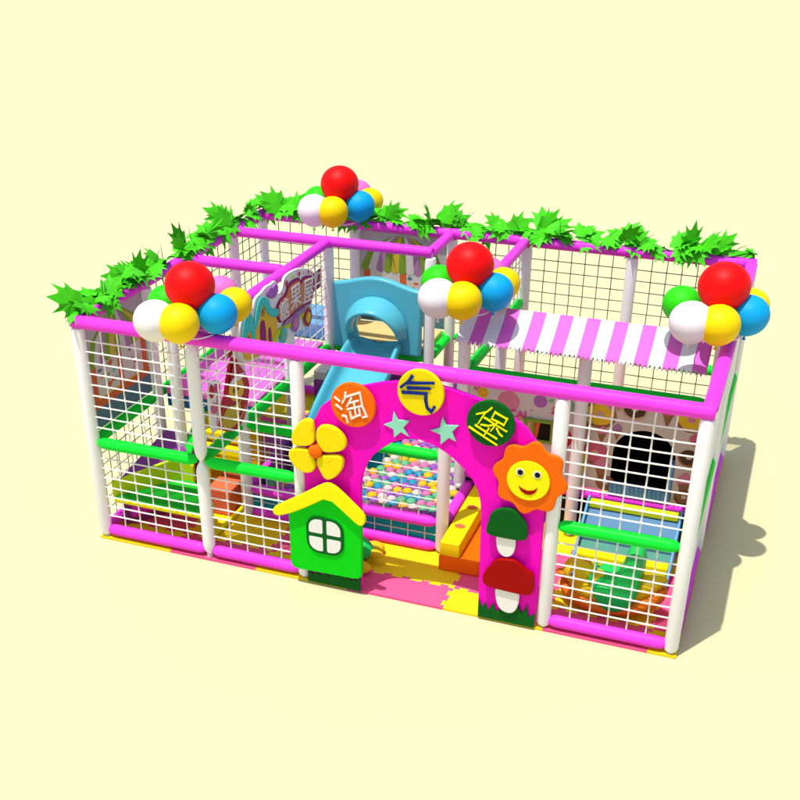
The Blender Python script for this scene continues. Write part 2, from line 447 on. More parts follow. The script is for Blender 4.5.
net('y', D, 3.52, 4.64, 0.165, 1.08, 'grey net low on the back wall behind the sweets mural', RG)
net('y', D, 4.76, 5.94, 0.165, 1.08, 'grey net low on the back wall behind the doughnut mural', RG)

# ------------------------------------------------------------------ entrance arch with its cutouts
arch = thing('entrance_arch', 'magenta entrance arch board with round character signs, flowers, cottage and mushroom cutouts', 'arch', (3.55, -0.03, 0))
def A(b, name, parent=arch, **kw):
    o = b.build(name, None, **kw)
    for p in ([arch] if parent is arch else [arch, parent]): pass
    o.parent = parent
    # keep world coordinates: cancel the arch's own offset at part level only
    if parent is arch: o.location = (-3.55, 0.03, 0)
    return o
INNER = [(2.986, 1.24), (3.001, 1.336), (3.046, 1.454), (3.107, 1.557), (3.193, 1.644), (3.312, 1.736), (3.43, 1.785), (3.563, 1.797), (3.696, 1.767), (3.805, 1.716), (3.897, 1.655), (3.99, 1.575), (4.066, 1.485), (4.12, 1.385), (4.15, 1.28), (4.165, 1.15)]
outer = [(2.405, 0.026), (2.405, 1.30), (2.415, 1.50), (2.47, 1.72), (2.60, 1.97), (2.79, 2.14), (3.0, 2.235), (3.20, 2.30), (3.42, 2.35), (3.60, 2.358), (3.83, 2.335), (4.10, 2.275), (4.33, 2.19), (4.52, 2.07), (4.66, 1.90), (4.73, 1.70), (4.742, 1.40), (4.742, 0.026)]
pl = outer + [(4.185, 0.026)] + INNER[::-1] + [(2.985, 0.026)]
b = MB(); b.prism(pl, XZ(0), -0.062, -0.012); A(b, 'arch_board', mk='magenta', bevel=0.006, smooth=35)
GL = [(2.407, 0.026), (2.409, 0.155), (2.44, 0.172), (2.46, 0.114), (2.50, 0.162), (2.549, 0.123), (2.583, 0.175), (2.643, 0.133), (2.693, 0.187), (2.741, 0.148), (2.79, 0.191), (2.84, 0.165), (2.886, 0.135), (2.915, 0.178), (2.939, 0.14), (2.962, 0.195), (2.984, 0.187), (2.984, 0.026)]
GR = [(4.187, 0.026), (4.187, 0.235), (4.225, 0.141), (4.255, 0.21), (4.286, 0.124), (4.332, 0.21), (4.37, 0.119), (4.411, 0.186), (4.542, 0.195), (4.583, 0.245), (4.614, 0.158), (4.657, 0.275), (4.682, 0.128), (4.74, 0.193), (4.74, 0.026)]
for p in (GL, GR): b = MB(); b.prism(p, XZ(0), -0.082, -0.0645); A(b, 'grass_strip', mk='dark_green', bevel=0.004)
# round signs
DISC = [((2.94, 2.063), 'orange', '淘', 'white', 8, 0.285, 'orange disc with a white character'),
        ((3.579, 2.284), 'yellow', '气', 'navy', 9, 0.275, 'yellow disc with a navy character'),
        ((4.22, 2.092), 'dark_green', '堡', 'lemon', -26, 0.285, 'dark green disc with a yellow character')]
STROKES = {'气': [[(-0.076, 0.15), (-0.108, 0.097), (-0.178, 0.033)], [(-0.116, 0.081), (0.12, 0.114)], [(-0.115, 0.034), (0.087, 0.058)], [(-0.161, -0.013), (0.055, 0.005), (0.052, -0.058), (0.068, -0.126), (0.108, -0.16), (0.134, -0.109)]],
           '堡': [[(0.008, 0.157), (-0.036, 0.111), (-0.124, 0.077)], [(-0.049, 0.101), (-0.106, -0.009)], [(0.04, 0.126), (0.011, 0.054)], [(0.039, 0.12), (0.151, 0.072)], [(0.149, 0.079), (0.122, 0.008)], [(0.011, 0.056), (0.124, 0.013)], [(-0.053, 0.058), (0.15, -0.044)], [(0.07, 0.038), (0.01, -0.06)], [(0.049, 0.01), (-0.017, -0.017), (-0.08, -0.014)], [(0.062, -0.025), (0.087, -0.074), (0.114, -0.095)], [(-0.13, -0.026), (0.068, -0.127)], [(-0.007, -0.037), (-0.053, -0.124)], [(-0.186, -0.052), (0.071, -0.185)]],
           '淘': [[(-0.191, 0.064), (-0.144, 0.029)], [(-0.179, -0.013), (-0.121, -0.051)], [(-0.114, -0.116), (-0.075, -0.12), (-0.059, -0.18)], [(-0.077, 0.128), (-0.085, 0.067), (-0.113, 0.016)], [(-0.075, 0.084), (0.071, 0.15), (0.1, 0.002), (0.141, -0.085), (0.099, -0.102)], [(-0.017, 0.083), (-0.063, -0.01)], [(-0.031, 0.032), (0.053, 0.064)], [(-0.06, -0.041), (0.083, 0.013)], [(0.009, 0.046), (0.028, -0.087)], [(-0.033, -0.062), (-0.017, -0.131), (0.069, -0.079)], [(0.063, -0.018), (0.075, -0.085)]]}
def stroke(b, line, wd, fn, t0, t1):
    n = len(line); L = []; Rr = []
    for i in range(n):
        p = Vector(line[i]).to_2d() if len(line[i]) == 3 else Vector(line[i])
        d1 = (Vector(line[i])-Vector(line[i-1])).normalized() if i else None
        d2 = (Vector(line[i+1])-Vector(line[i])).normalized() if i < n-1 else None
        if d1 is None: d1 = d2
        if d2 is None: d2 = d1
        m = (d1+d2).normalized(); nn = Vector((-m.y, m.x)); k = 1/max(0.55, nn.dot(Vector((-d1.y, d1.x))))
        ww = wd*(0.5 if 0 < i < n-1 else (0.58 if i == 0 else 0.42))*k
        e = m*wd*0.35*(-1 if i == 0 else (1 if i == n-1 else 0))
        L.append(p+nn*ww+e); Rr.append(p-nn*ww+e)
    for i in range(n-1):
        b.prism([L[i], L[i+1], Rr[i+1], Rr[i]], fn, t0, t1)
for (cx, cz), mk, ch, ck, tl, sz, lab in DISC:
    b = MB(); b.prism(circ(cx, cz, 0.215, 56), XZ(0), -0.125, -0.0815)
    d = A(b, 'round_sign', mk=mk, bevel=0.010, segs=3, label=lab)
    b = MB()
    for q, line in enumerate(STROKES[ch]):
        stroke(b, [(cx+a*(0.93 if ch == '淘' else 1.0)+(0.008 if ch == '淘' else 0), cz+z_*(0.95 if ch == '淘' else 1.0)) for a, z_ in line], {'气': 0.026, '堡': 0.0135, '淘': 0.0165}[ch], XZ(0), -0.1355-0.0004*q, -0.1255)
    b.build('character', d, mk=ck, smooth=0)
    # bracket that carries the disc off the board
    b = MB(); b.lathe((cx, -0.0815, cz), (cx, -0.0625, cz), [(0, 0.09), (0.019, 0.09)], 20); b.build('spacer', d, mk='white_steel')
ST1 = [(3.316, 2.046), (3.357, 1.969), (3.470, 1.979), (3.409, 1.9), (3.462, 1.82), (3.386, 1.851), (3.322, 1.785), (3.313, 1.868), (3.22, 1.901), (3.302, 1.942)]
ST2 = [(3.773, 2.063), (3.812, 1.993), (3.925, 2.008), (3.868, 1.937), (3.905, 1.845), (3.839, 1.872), (3.764, 1.793), (3.759, 1.89), (3.664, 1.918), (3.751, 1.959)]
for p in (ST1, ST2): b = MB(); b.prism(p, XZ(0), -0.080, -0.0635); A(b, 'star', mk='mint', bevel=0.004)
# yellow four-petalled flower
PET = [[(2.559, 1.65), (2.551, 1.775), (2.544, 1.836), (2.501, 1.862), (2.438, 1.845), (2.373, 1.772), (2.324, 1.683), (2.316, 1.609), (2.337, 1.562), (2.481, 1.578), (2.536, 1.61)],
       [(2.576, 1.644), (2.572, 1.725), (2.59, 1.79), (2.64, 1.822), (2.727, 1.826), (2.805, 1.791), (2.864, 1.721), (2.877, 1.66), (2.848, 1.606), (2.792, 1.573), (2.653, 1.540), (2.607, 1.586)],
       [(2.653, 1.512), (2.774, 1.537), (2.829, 1.525), (2.846, 1.464), (2.823, 1.386), (2.769, 1.311), (2.696, 1.26), (2.646, 1.264), (2.608, 1.328), (2.566, 1.413), (2.581, 1.49)],
       [(2.54, 1.464), (2.56, 1.394), (2.536, 1.324), (2.471, 1.29), (2.381, 1.305), (2.311, 1.367), (2.278, 1.445), (2.293, 1.507), (2.345, 1.532), (2.481, 1.548), (2.524, 1.517)]]
b = MB(); b.lathe((2.565, -0.0815, 1.545), (2.565, -0.15, 1.545), [(0, 0.06), (0.05, 0.06), (0.069, 0.055)], 28)
fl = A(b, 'flower_cutout', mk='orange', label='yellow flower cutout with four petals')
cdome = MB(); cdome.sphere((2.565, -0.150, 1.545), 0.068, (1, 0.45, 1), 28, 14); cdome.build('flower_centre', fl, mk='orange')
for p in PET:
    b = MB(); b.prism(chaikin(p, 2), XZ(0), -0.142, -0.085); b.build('petal', fl, mk='petal_yellow', bevel=0.014, segs=3)
# smiling sunflower
cx, cz = 4.600, 1.625
pts = []
for i in range(128):
    t = 2*math.pi*i/128
    r = 0.325 + 0.026*math.cos(8*t + 0.9)
    pts.append((cx + r*0.965*math.cos(t), cz + r*1.03*math.sin(t)))
b = MB(); b.prism(pts, XZ(0), -0.125, -0.0815); sf = A(b, 'sunflower_cutout', mk='orange', bevel=0.012, segs=3, label='orange sunflower cutout with a smiling face')
b = MB(); b.prism(circ(4.592, 1.612, 0.192, 56), XZ(0), -0.145, -0.1255); b.build('face', sf, mk='lemon', bevel=0.006)
for ex in (4.515, 4.668):
    b = MB(); b.use('white').prism(circ(ex, 1.690, 0.036, 24), XZ(0), -0.150, -0.1455)
    b.use('black').prism(circ(ex+0.004, 1.690, 0.025, 24), XZ(0), -0.154, -0.1502); b.build('eye', sf)
MO = [(4.511, 1.552), (4.555, 1.527), (4.60, 1.518), (4.645, 1.531), (4.682, 1.562), (4.664, 1.513), (4.627, 1.483), (4.58, 1.482), (4.540, 1.505)]
b = MB(); b.prism(MO, XZ(0), -0.151, -0.1455); b.build('mouth', sf, mk='dark_red')
# mushrooms
MU = [([(4.238, 0.983), (4.236, 1.067), (4.258, 1.138), (4.26, 1.19), (4.299, 1.245), (4.37, 1.285), (4.452, 1.298), (4.51, 1.27), (4.551, 1.218), (4.605, 1.165), (4.625, 1.051), (4.602, 0.984), (4.419, 0.980)],
       [(4.323, 1.02), (4.509, 1.02), (4.515, 0.886), (4.493, 0.80), (4.432, 0.763), (4.371, 0.79), (4.337, 0.859)], 'dark_green', 'mushroom cutout with a dark green cap'),
      ([(4.226, 0.464), (4.228, 0.552), (4.264, 0.609), (4.287, 0.652), (4.323, 0.72), (4.4, 0.757), (4.517, 0.769), (4.587, 0.722), (4.639, 0.682), (4.698, 0.657), (4.72, 0.563), (4.712, 0.445), (4.672, 0.405), (4.452, 0.410), (4.266, 0.425)],
       [(4.343, 0.45), (4.581, 0.45), (4.584, 0.28), (4.553, 0.183), (4.489, 0.150), (4.405, 0.18), (4.36, 0.277)], 'dark_red', 'mushroom cutout with a dark red cap')]
for cap, stem, mk, lab in MU:
    b = MB(); b.prism(chaikin(stem, 2), XZ(0), -0.110, -0.0835); st = A(b, 'mushroom_cutout', mk='white', bevel=0.008, segs=3, label=lab)
    b = MB(); b.prism(chaikin(cap, 2), XZ(0), -0.135, -0.1105 if False else -0.086); b.v = [(x, y if y > -0.1 else y, z) for x, y, z in b.v]
    b.build('cap', st, mk=mk, bevel=0.012, segs=3)
# cottage
HO = [(2.252, 0.804), (2.684, 1.082), (3.016, 0.826), (3.014, 0.274), (3.0, 0.225), (2.965, 0.207), (2.914, 0.199), (2.33, 0.186), (2.285, 0.195), (2.26, 0.22), (2.252, 0.262)]
b = MB(); b.prism(HO, XZ(0), -0.135, -0.0835); co = A(b, 'cottage_cutout', mk='house_green', bevel=0.010, segs=3, label='green cottage cutout with a yellow roof')
RO = [(2.105, 0.862), (2.165, 0.91), (2.439, 1.087), (2.631, 1.223), (2.70, 1.248), (2.775, 1.221), (2.859, 1.156), (2.972, 1.056), (3.058, 0.98), (3.078, 0.91), (3.047, 0.852), (2.993, 0.851), (2.879, 0.947), (2.690, 1.092), (2.53, 0.985), (2.335, 0.862), (2.170, 0.787), (2.108, 0.795)]
b = MB(); b.prism(chaikin(RO, 1), XZ(0), -0.185, -0.1355); b.build('roof', co, mk='lemon', bevel=0.012, segs=3)
WI = chaikin([(2.444, 0.43), (2.83, 0.43), (2.83, 0.84), (2.444, 0.84)], 0)
def rrect(x0, z0, x1, z1, rs, n=6):   # radii: bl, br, tr, tl
    out = []
    for (cx_, cz_, r_, a0) in ((x0+rs[0], z0+rs[0], rs[0], 180), (x1-rs[1], z0+rs[1], rs[1], 270), (x1-rs[2], z1-rs[2], rs[2], 0), (x0+rs[3], z1-rs[3], rs[3], 90)):
        for i in range(n+1): out.append((cx_+r_*math.cos(R(a0+90*i/n)), cz_+r_*math.sin(R(a0+90*i/n))))
    return out
b = MB(); b.use('window_green').prism(rrect(2.444, 0.432, 2.832, 0.842, [0.13]*4), XZ(0), -0.150, -0.1355)
for (x0, z0, x1, z1, rs) in ((2.472, 0.66, 2.618, 0.815, [.015, .015, .015, .10]), (2.660, 0.66, 2.806, 0.815, [.015, .015, .10, .015]),
                             (2.472, 0.460, 2.618, 0.615, [.10, .015, .015, .015]), (2.660, 0.460, 2.806, 0.615, [.015, .10, .015, .015])):
    b.use('white').prism(rrect(x0, z0, x1, z1, rs), XZ(0), -0.154, -0.1502)
b.build('window', co, bevel=0.003)

# ------------------------------------------------------------------ balloon clusters
def balloon_mesh(c, r):
    b = MB(); seg, rings = 28, 18; vs = []; fs = []
    c = Vector(c)
    for i in range(rings+1):
        th = math.pi*i/rings; z = math.cos(th); rad = math.sin(th)*(1.0+0.03*z)
        zz = z*0.96
        if z < -0.9: zz -= (abs(z)-0.9)*0.35
        for k in range(seg):
            ph = 2*math.pi*k/seg
            vs.append(c+Vector((rad*math.cos(ph), rad*math.sin(ph), zz))*r)
    for i in range(rings):
        for k in range(seg):
            j = (k+1) % seg; fs.append((i*seg+k, (i+1)*seg+k, (i+1)*seg+j, i*seg+j))
    b.add(vs, fs)
    b.lathe(c+Vector((0, 0, -r*1.03)), c+Vector((0, 0, -r*1.03-0.03)), [(-0.02, 0.006), (0.008, 0.008), (0.03, 0.02)], 10)
    return b
def cluster():
    t = thing('balloon_cluster', 'x', 'balloons', (0, 0, 0), 'balloon clusters standing on the top rails')
    for mk, dx, d, z, r, lab in (('balloon_red', 0, 0, 0.445, 0.232, 'large red balloon'), ('balloon_white', -0.31, -0.21, 0.19, 0.198, 'white balloon'),
                                 ('balloon_yellow', -0.085, -0.28, 0.19, 0.190, 'yellow balloon in front'), ('balloon_blue', 0.235, -0.06, 0.20, 0.192, 'blue balloon'),
                                 ('balloon_green', -0.28, 0.27, 0.19, 0.178, 'green balloon'), ('balloon_yellow', 0.36, 0.27, 0.17, 0.172, 'yellow balloon behind'),
                                 ('balloon_pink', 0.22, 0.42, 0.24, 0.165, 'pink balloon')):
        balloon_mesh(HR*dx + HF*d + Vector((0, 0, z)), r).build('balloon', t, mk=mk, smooth=80, label=lab)
    b = MB(); b.path([(0.21*math.cos(2*math.pi*i/40), 0.21*math.sin(2*math.pi*i/40), 0.012) for i in range(40)], 0.006, 8, True)
    for k in range(3):
        a = 2*math.pi*k/3+0.4
        b.path([(0.21*math.cos(a), 0.21*math.sin(a), 0.012), (0.05*math.cos(a), 0.05*math.sin(a), 0.02), (0, 0, 0.10)], 0.005, 6)
    b.lathe((0, 0, 0.0), (0, 0, 0.5), [(0, 0.012), (0.3, 0.012)], 8)
    b.build('ring_stand', t, mk='white')
    return t
c0 = cluster()
SPOTS = [((1.30, 0.0, 2.500), 'balloon cluster on the front top rail at the left, above the white post'),
         ((1.13, D-0.12, 2.485), 'balloon cluster farthest back, standing on the back rail among the leaves'),
         ((3.52, 1.50, 2.49), 'balloon cluster in the middle of the frame, over the left end of the striped awning'),
         ((5.88, 1.50, 2.55), 'balloon cluster on the right side rail, over the right end of the striped awning')]
for i, (p, lab) in enumerate(SPOTS):
    if i == 0: c0.location = p; c0['label'] = lab
    else: copy_thing(c0, p, lab)

# ------------------------------------------------------------------ leaf garlands
LEAF = [(0, 0.03), (0.10, -0.06), (0.24, -0.10), (0.38, -0.04), (0.44, 0.10), (0.46, 0.26), (0.70, 0.48), (0.49, 0.50), (0.43, 0.60), (0.56, 0.92), (0.30, 0.76), (0.19, 0.80), (0.03, 1.12)]
LEAF = LEAF + [(-x*0.92, y*0.96) for x, y in LEAF[::-1][1:-1]]
def leaf(b, pos, size, mtx, narrow=1.0, curl=0.25):
    o = len(b.v); n = len(LEAF)
    ctr = (0, 0.3)
    vs = [ctr] + LEAF
    for x, y in vs:
        z = -curl*(x*x*0.9 + (y-0.3)**2*0.7)
        p = mtx @ Vector((x*narrow*size, y*size, z*size)); b.v.append(tuple(Vector(pos)+p))
    top = list(range(o, o+n+1))
    for x, y in vs:      # underside 2 mm below
        z = -curl*(x*x*0.9 + (y-0.3)**2*0.7)
        p = mtx @ Vector((x*narrow*size, y*size, z*size-0.0025)); b.v.append(tuple(Vector(pos)+p))
    for i in range(n):
        j = (i+1) % n
        b.face((o, o+1+i, o+1+j)); b.face((o+n+1, o+n+2+j, o+n+2+i)); b.face((o+1+i, o+n+2+i, o+n+2+j, o+1+j))
def garland(p, q, out, seed, label):
    """one vine length lying on a rail from p to q; out = outward horizontal direction"""
    rnd = random.Random(seed)
    p = Vector(p); q = Vector(q); d = q-p; L = d.length; d.normalize(); out = Vector(out)
    t = thing('leaf_garland', label, 'leaf garland', p, 'leaf garlands along the top rails')
    b = MB(); pts = []
    n = 14
    for i in range(n+1):
        s = i/n
        pts.append(d*(L*s) + out*(0.03*math.sin(s*9+seed)) + Vector((0, 0, 0.055+0.03*math.sin(s*12+seed*2))))
    b.path(pts, 0.008, 6)
    # thin tendrils
    for k in range(3):
        a = d*(L*rnd.uniform(.1, .9)) + Vector((0, 0, 0.06)); e = a + d*rnd.uniform(-.15, .2) + Vector((0, 0, rnd.uniform(.1, .22))) + out*rnd.uniform(-.05, .1)
        b.path([a, (a+e)/2+Vector((0, 0, 0.02)), e], [0.005, 0.004, 0.0015], 5)
    b.build('vine', t, mk='vine', smooth=60)
    b = MB()
    up_ = Vector((0, 0, 1))
    # each length: a fan of big leaves in its first half, smaller drooping ones after it
    spec = []
    for k in range(6): spec.append((rnd.uniform(0.04, 0.72), rnd.uniform(0.21, 0.33), 'fan'))
    for k in range(6): spec.append((rnd.uniform(0.02, 0.98), rnd.uniform(0.18, 0.27), 'droop'))
    for k in range(9): spec.append((rnd.uniform(0.02, 0.99), rnd.uniform(0.15, 0.24), 'side'))
    for s, size, kind in spec:
        pos = d*(L*s) + up_*(0.06+rnd.uniform(-.01, .06)) + out*rnd.uniform(-.03, .05)
        if kind == 'fan':
            tipd = (d*rnd.uniform(-1, 1) + up_*rnd.uniform(-.1, .75) + out*rnd.uniform(-.3, .6)).normalized()
            nrm = (-HF*rnd.uniform(.4, 1.0) + up_*rnd.uniform(.4, 1.0) + d*rnd.uniform(-.4, .4))
        elif kind == 'droop':
            tipd = (d*rnd.uniform(-.8, .8) + up_*rnd.uniform(-.7, .15) - out*rnd.uniform(.1, .8)).normalized()
            nrm = (-out*0.8 + up_*rnd.uniform(.4, 1) + d*rnd.uniform(-.5, .5))
        else:
            tipd = (d*rnd.uniform(-1, 1) + up_*rnd.uniform(-.3, .5) + out*rnd.uniform(-.7, .9)).normalized()
            nrm = (up_ + Vector((rnd.uniform(-.8, .8), rnd.uniform(-.8, .8), 0)))
        nrm = (nrm - tipd*nrm.dot(tipd)).normalized(); xs = tipd.cross(nrm)
        mtx = Matrix((xs, tipd, nrm)).transposed()
        leaf(b, pos, size, mtx, rnd.uniform(.5, .9), rnd.uniform(.15, .7))
    b.build('leaves', t, mk='leaf', smooth=50, fix=False)
    return t
NAME = ['nearest the front left corner', 'second from the front left corner', 'third one, just behind the left balloons', 'rearmost, by the back corner']
for i in range(4):
    garland((-0.0, 0.02+1.0*i, H+0.03), (0.0, 1.04+1.0*i, H+0.03), (-1, 0, 0), 11+i, 'leaf garland on the left side rail, ' + NAME[i])
NB = ['leaf garland on the back rail, left of the farthest balloons', 'leaf garland on the back rail, right of the farthest balloons above the tent mural',
      'leaf garland on the back rail, just above the middle balloons', 'leaf garland on the back rail, between the middle balloons and the grey back post',
      'leaf garland on the back rail, above the awning beside the grey back post', 'leaf garland on the back rail, ending at the right corner balloons']
for i in range(6):
    garland((0.02+1.0*i, D, H+0.03), (1.04+1.0*i, D, H+0.03), (0, 1, 0), 31+i, NB[i])

# ------------------------------------------------------------------ ball pit
pit = thing('ball_pit', 'ball pit with teal walls between pink padded rails, seen through the arch', 'ball pit', (1.25, 0.92, 0))
def PT(b, name, **kw):
    o = b.build(name, pit, **kw); o.location = (-1.25, -0.92, 0); return o
b = MB(); b.box((1.30, 0.93, 0.10), (3.45, 0.96, 0.34)); PT(b, 'wall', mk='teal', smooth=0)
b = MB(); b.box((3.47, 0.97, 0.03), (3.50, 3.28, 0.32)); PT(b, 'wall', mk='teal', smooth=0)
b = MB(); b.box((1.30, 3.24, 0.03), (3.465, 3.27, 0.95)); PT(b, 'wall', mk='purple', smooth=0)
b = MB(); b.box((1.28, 0.97, 0.03), (1.31, 3.235, 0.34)); PT(b, 'wall', mk='purple', smooth=0)
for p, q in (((1.25, 0.92, 0.37), (3.5, 0.92, 0.37)), ((1.25, 0.92, 0.08), (3.5, 0.92, 0.08)), ((3.5, 0.92, 0.33), (3.5, 3.30, 0.33)), ((1.25, 0.92, 0.37), (1.25, 3.30, 0.37))):
    b = MB(); p = Vector(p); q = Vector(q); dd = (q-p).normalized(); b.tube(p+dd*0.05, q-dd*0.05, 0.062, 16, 0.085, 0.3); PT(b, 'padded_rail', mk='pink_pad')
b = MB()
for i in range(1, 12):
    x = 1.25+2.25*i/12; b.path([(x, 0.918, 0.12), (x, 0.918, 0.33)], 0.006, 5)
b.path([(1.30, 0.908, 0.225), (3.45, 0.908, 0.225)], 0.006, 5); PT(b, 'lacing', mk='rope_white')
b = MB(); b.box((1.315, 0.965, 0.026), (3.465, 3.235, 0.24)); PT(b, 'base', mk='teal', smooth=0)
# balls: individual ones where they show, one heap for the rest
br = 0.058; rnd = random.Random(5)
KEYS = ['ball_yellow', 'ball_white', 'ball_mint', 'ball_pink', 'ball_purple', 'ball_blue']
ball_me = {}
for k in KEYS:
    b = MB(); b.sphere((0, 0, 0), br, (1, 1, 0.78), seg=18, rings=10); o = b.build('ball', mk=k, smooth=80); ball_me[k] = o.data; bpy.data.objects.remove(o)
rest = MB()
row = 0; y = 1.03; cnt = 0
while y < 3.2:
    x = 1.38 + (0.0565 if row % 2 else 0); coln = 0
    while x < 3.43:
        px, py = x+rnd.uniform(-.004, .004), y+rnd.uniform(-.004, .004)
        pz = 0.315 + 0.012*math.sin(x*3.1+y*2) + rnd.uniform(-.006, .006) + 0.02*(y-1.0)
        k = KEYS[(coln//2 + row*2 + (row//2) + rnd.choice((0, 0, 0, 1, 2))) % 6]
        under = 1.50 < x < 2.42 and y > 1.5
        vis = (x > 2.42 and y < 2.95) or (y < 1.38)
        if not under or y < 1.9:
            if vis:
                o = bpy.data.objects.new('ball', ball_me[k]); COL.objects.link(o); o.location = (px, py, pz)
                o.rotation_euler = (rnd.uniform(-.15, .15), rnd.uniform(-.15, .15), 0); cnt += 1
                c = k.split('_')[1]; c = {'mint': 'mint green', 'pink': 'light pink'}.get(c, c)
                tag(o, c + ' plastic ball heaped in the ball pit', 'ball', c + ' balls in the ball pit')
            else: rest.use(k).sphere((px, py, pz), br, seg=10, rings=6)
        x += 0.113; coln += 1
    y += 0.098; row += 1
print('balls', cnt)
tag(rest.build('ball_heap', smooth=80), 'mixed plastic balls lying deeper in the pit around the slide end', 'balls', kind='stuff')

# ------------------------------------------------------------------ slide
sl_ = thing('slide', 'light blue plastic slide with an arched hood panel, leading down into the ball pit', 'slide', (1.93, 3.25, 0))
def SLD(b, name, **kw):
    o = b.build(name, sl_, **kw); o.location = (-1.93, -3.25, 0); return o
x0, x1 = 1.345, 2.46; zb = 1.19
outl = [(x0, zb), (x1, zb), (x1, 2.00)]
for i in range(1, 24):
    t = i/24; x = x1+(x0-x1)*t
    outl.append((x, 2.0 + 0.105*(0.5-0.5*math.cos(2*math.pi*t))**0.9))
outl.append((x0, 2.0))
ocx, orx = 1.915, 0.285
hole = [(ocx-orx*0.86, zb), (ocx-orx*0.9, 1.38)]
for i in range(0, 25):
    a = math.pi - math.pi*i/24
    hole.append((ocx+orx*math.cos(a), 1.47+0.27*math.sin(a)))
hole += [(ocx+orx*0.9, 1.38), (ocx+orx*0.86, zb)]
pl = [(x0, zb)] + hole + [(x1, zb)] + outl[2:]
b = MB(); b.prism(pl, XZ(0), 3.20, 3.30); SLD(b, 'hood_panel', mk='slide_blue', bevel=0.03, segs=4, smooth=50)
# projecting brow over the opening
b = MB(); n = 28; secs = []
for i in range(n+1):
    a = R(-12) + R(204)*i/n; ca, sa = math.cos(a), math.sin(a)
    pr = max(0.0, math.sin(math.pi*(i/n)))**0.6
    dep = 0.07 + 0.24*pr
    sec = []
    for (rr, yy) in ((0.0, 3.21), (0.0, 3.21-dep*0.5), (0.004, 3.20-dep), (0.035, 3.20-dep-0.015), (0.055, 3.20-dep+0.01), (0.10, 3.20-dep*0.5), (0.125+0.03*pr, 3.21)):
        sec.append((ocx+(orx+rr)*ca, yy, 1.47+(0.27+rr*1.25)*sa))
    secs.append(sec)
vs = [p for s in secs for p in s]; m = len(secs[0]); fs = []
for i in range(n):
    for k in range(m):
        k2 = (k+1) % m; fs.append((i*m+k, i*m+k2, (i+1)*m+k2, (i+1)*m+k))
fs += [tuple(range(m)), tuple(n*m+k for k in range(m))[::-1]]
b.add(vs, fs); o = SLD(b, 'hood_brow', mk='slide_blue', smooth=75)
md = o.modifiers.new('sub', 'SUBSURF'); md.levels = 1; md.render_levels = 2
# chute: U section swept down
def chz(y): 
    t = (3.22-y)/1.95
    return 1.235 - 0.86*t + 0.05*math.sin(math.pi*t)*0.4 if t < 1 else 0.375
prof = [(-0.385, 0.02), (-0.40, 0.17), (-0.375, 0.215), (-0.335, 0.205), (-0.31, 0.15), (-0.285, 0.06), (-0.20, 0.02), (0, 0.005), (0.20, 0.02), (0.285, 0.06), (0.31, 0.15), (0.335, 0.205), (0.375, 0.215), (0.40, 0.17), (0.385, 0.02), (0.25, -0.04), (-0.25, -0.04)]
ys = [3.26, 3.20, 3.12, 3.0, 2.8, 2.6, 2.4, 2.2, 2.0, 1.8, 1.6, 1.42, 1.28]
b = MB(); vs = []; fs = []; m = len(prof)
for y in ys:
    z = chz(y); hs = 0.55 if y > 3.15 else (0.85 if y > 3.05 else 1.0)
    if y <= 1.5: z = chz(1.5) - 0.10*(1.5-y)
    for px, pz in prof: vs.append((ocx+px*(0.80 if y > 3.15 else (0.86 if y > 2.9 else 0.92)), y, z + pz*(hs if pz > 0 else 1)))
for i in range(len(ys)-1):
    for k in range(m):
        k2 = (k+1) % m; fs.append((i*m+k, (i+1)*m+k, (i+1)*m+k2, i*m+k2))
fs += [tuple(range(m)), tuple((len(ys)-1)*m+k for k in range(m))[::-1]]
b.add(vs, fs); o = SLD(b, 'chute', mk='slide_blue', smooth=75)
md = o.modifiers.new('sub', 'SUBSURF'); md.levels = 1; md.render_levels = 2
b = MB(); b.box((ocx-0.28, 1.45, 0.245), (ocx+0.28, 1.55, 0.33)); SLD(b, 'foot', mk='slide_blue', bevel=0.01)

# platform behind the hood
b = MB(); b.box((1.33, 3.39, 1.06), (2.46, 4.08, 1.23)); o = b.build('landing_platform', mk='cream', bevel=0.012)
o.data.materials[0] = mat('platform_yellow', (0.62, 0.50, 0.20), 0.6, 0.05)
tag(o, 'pale yellow padded landing platform behind the slide hood', 'platform')

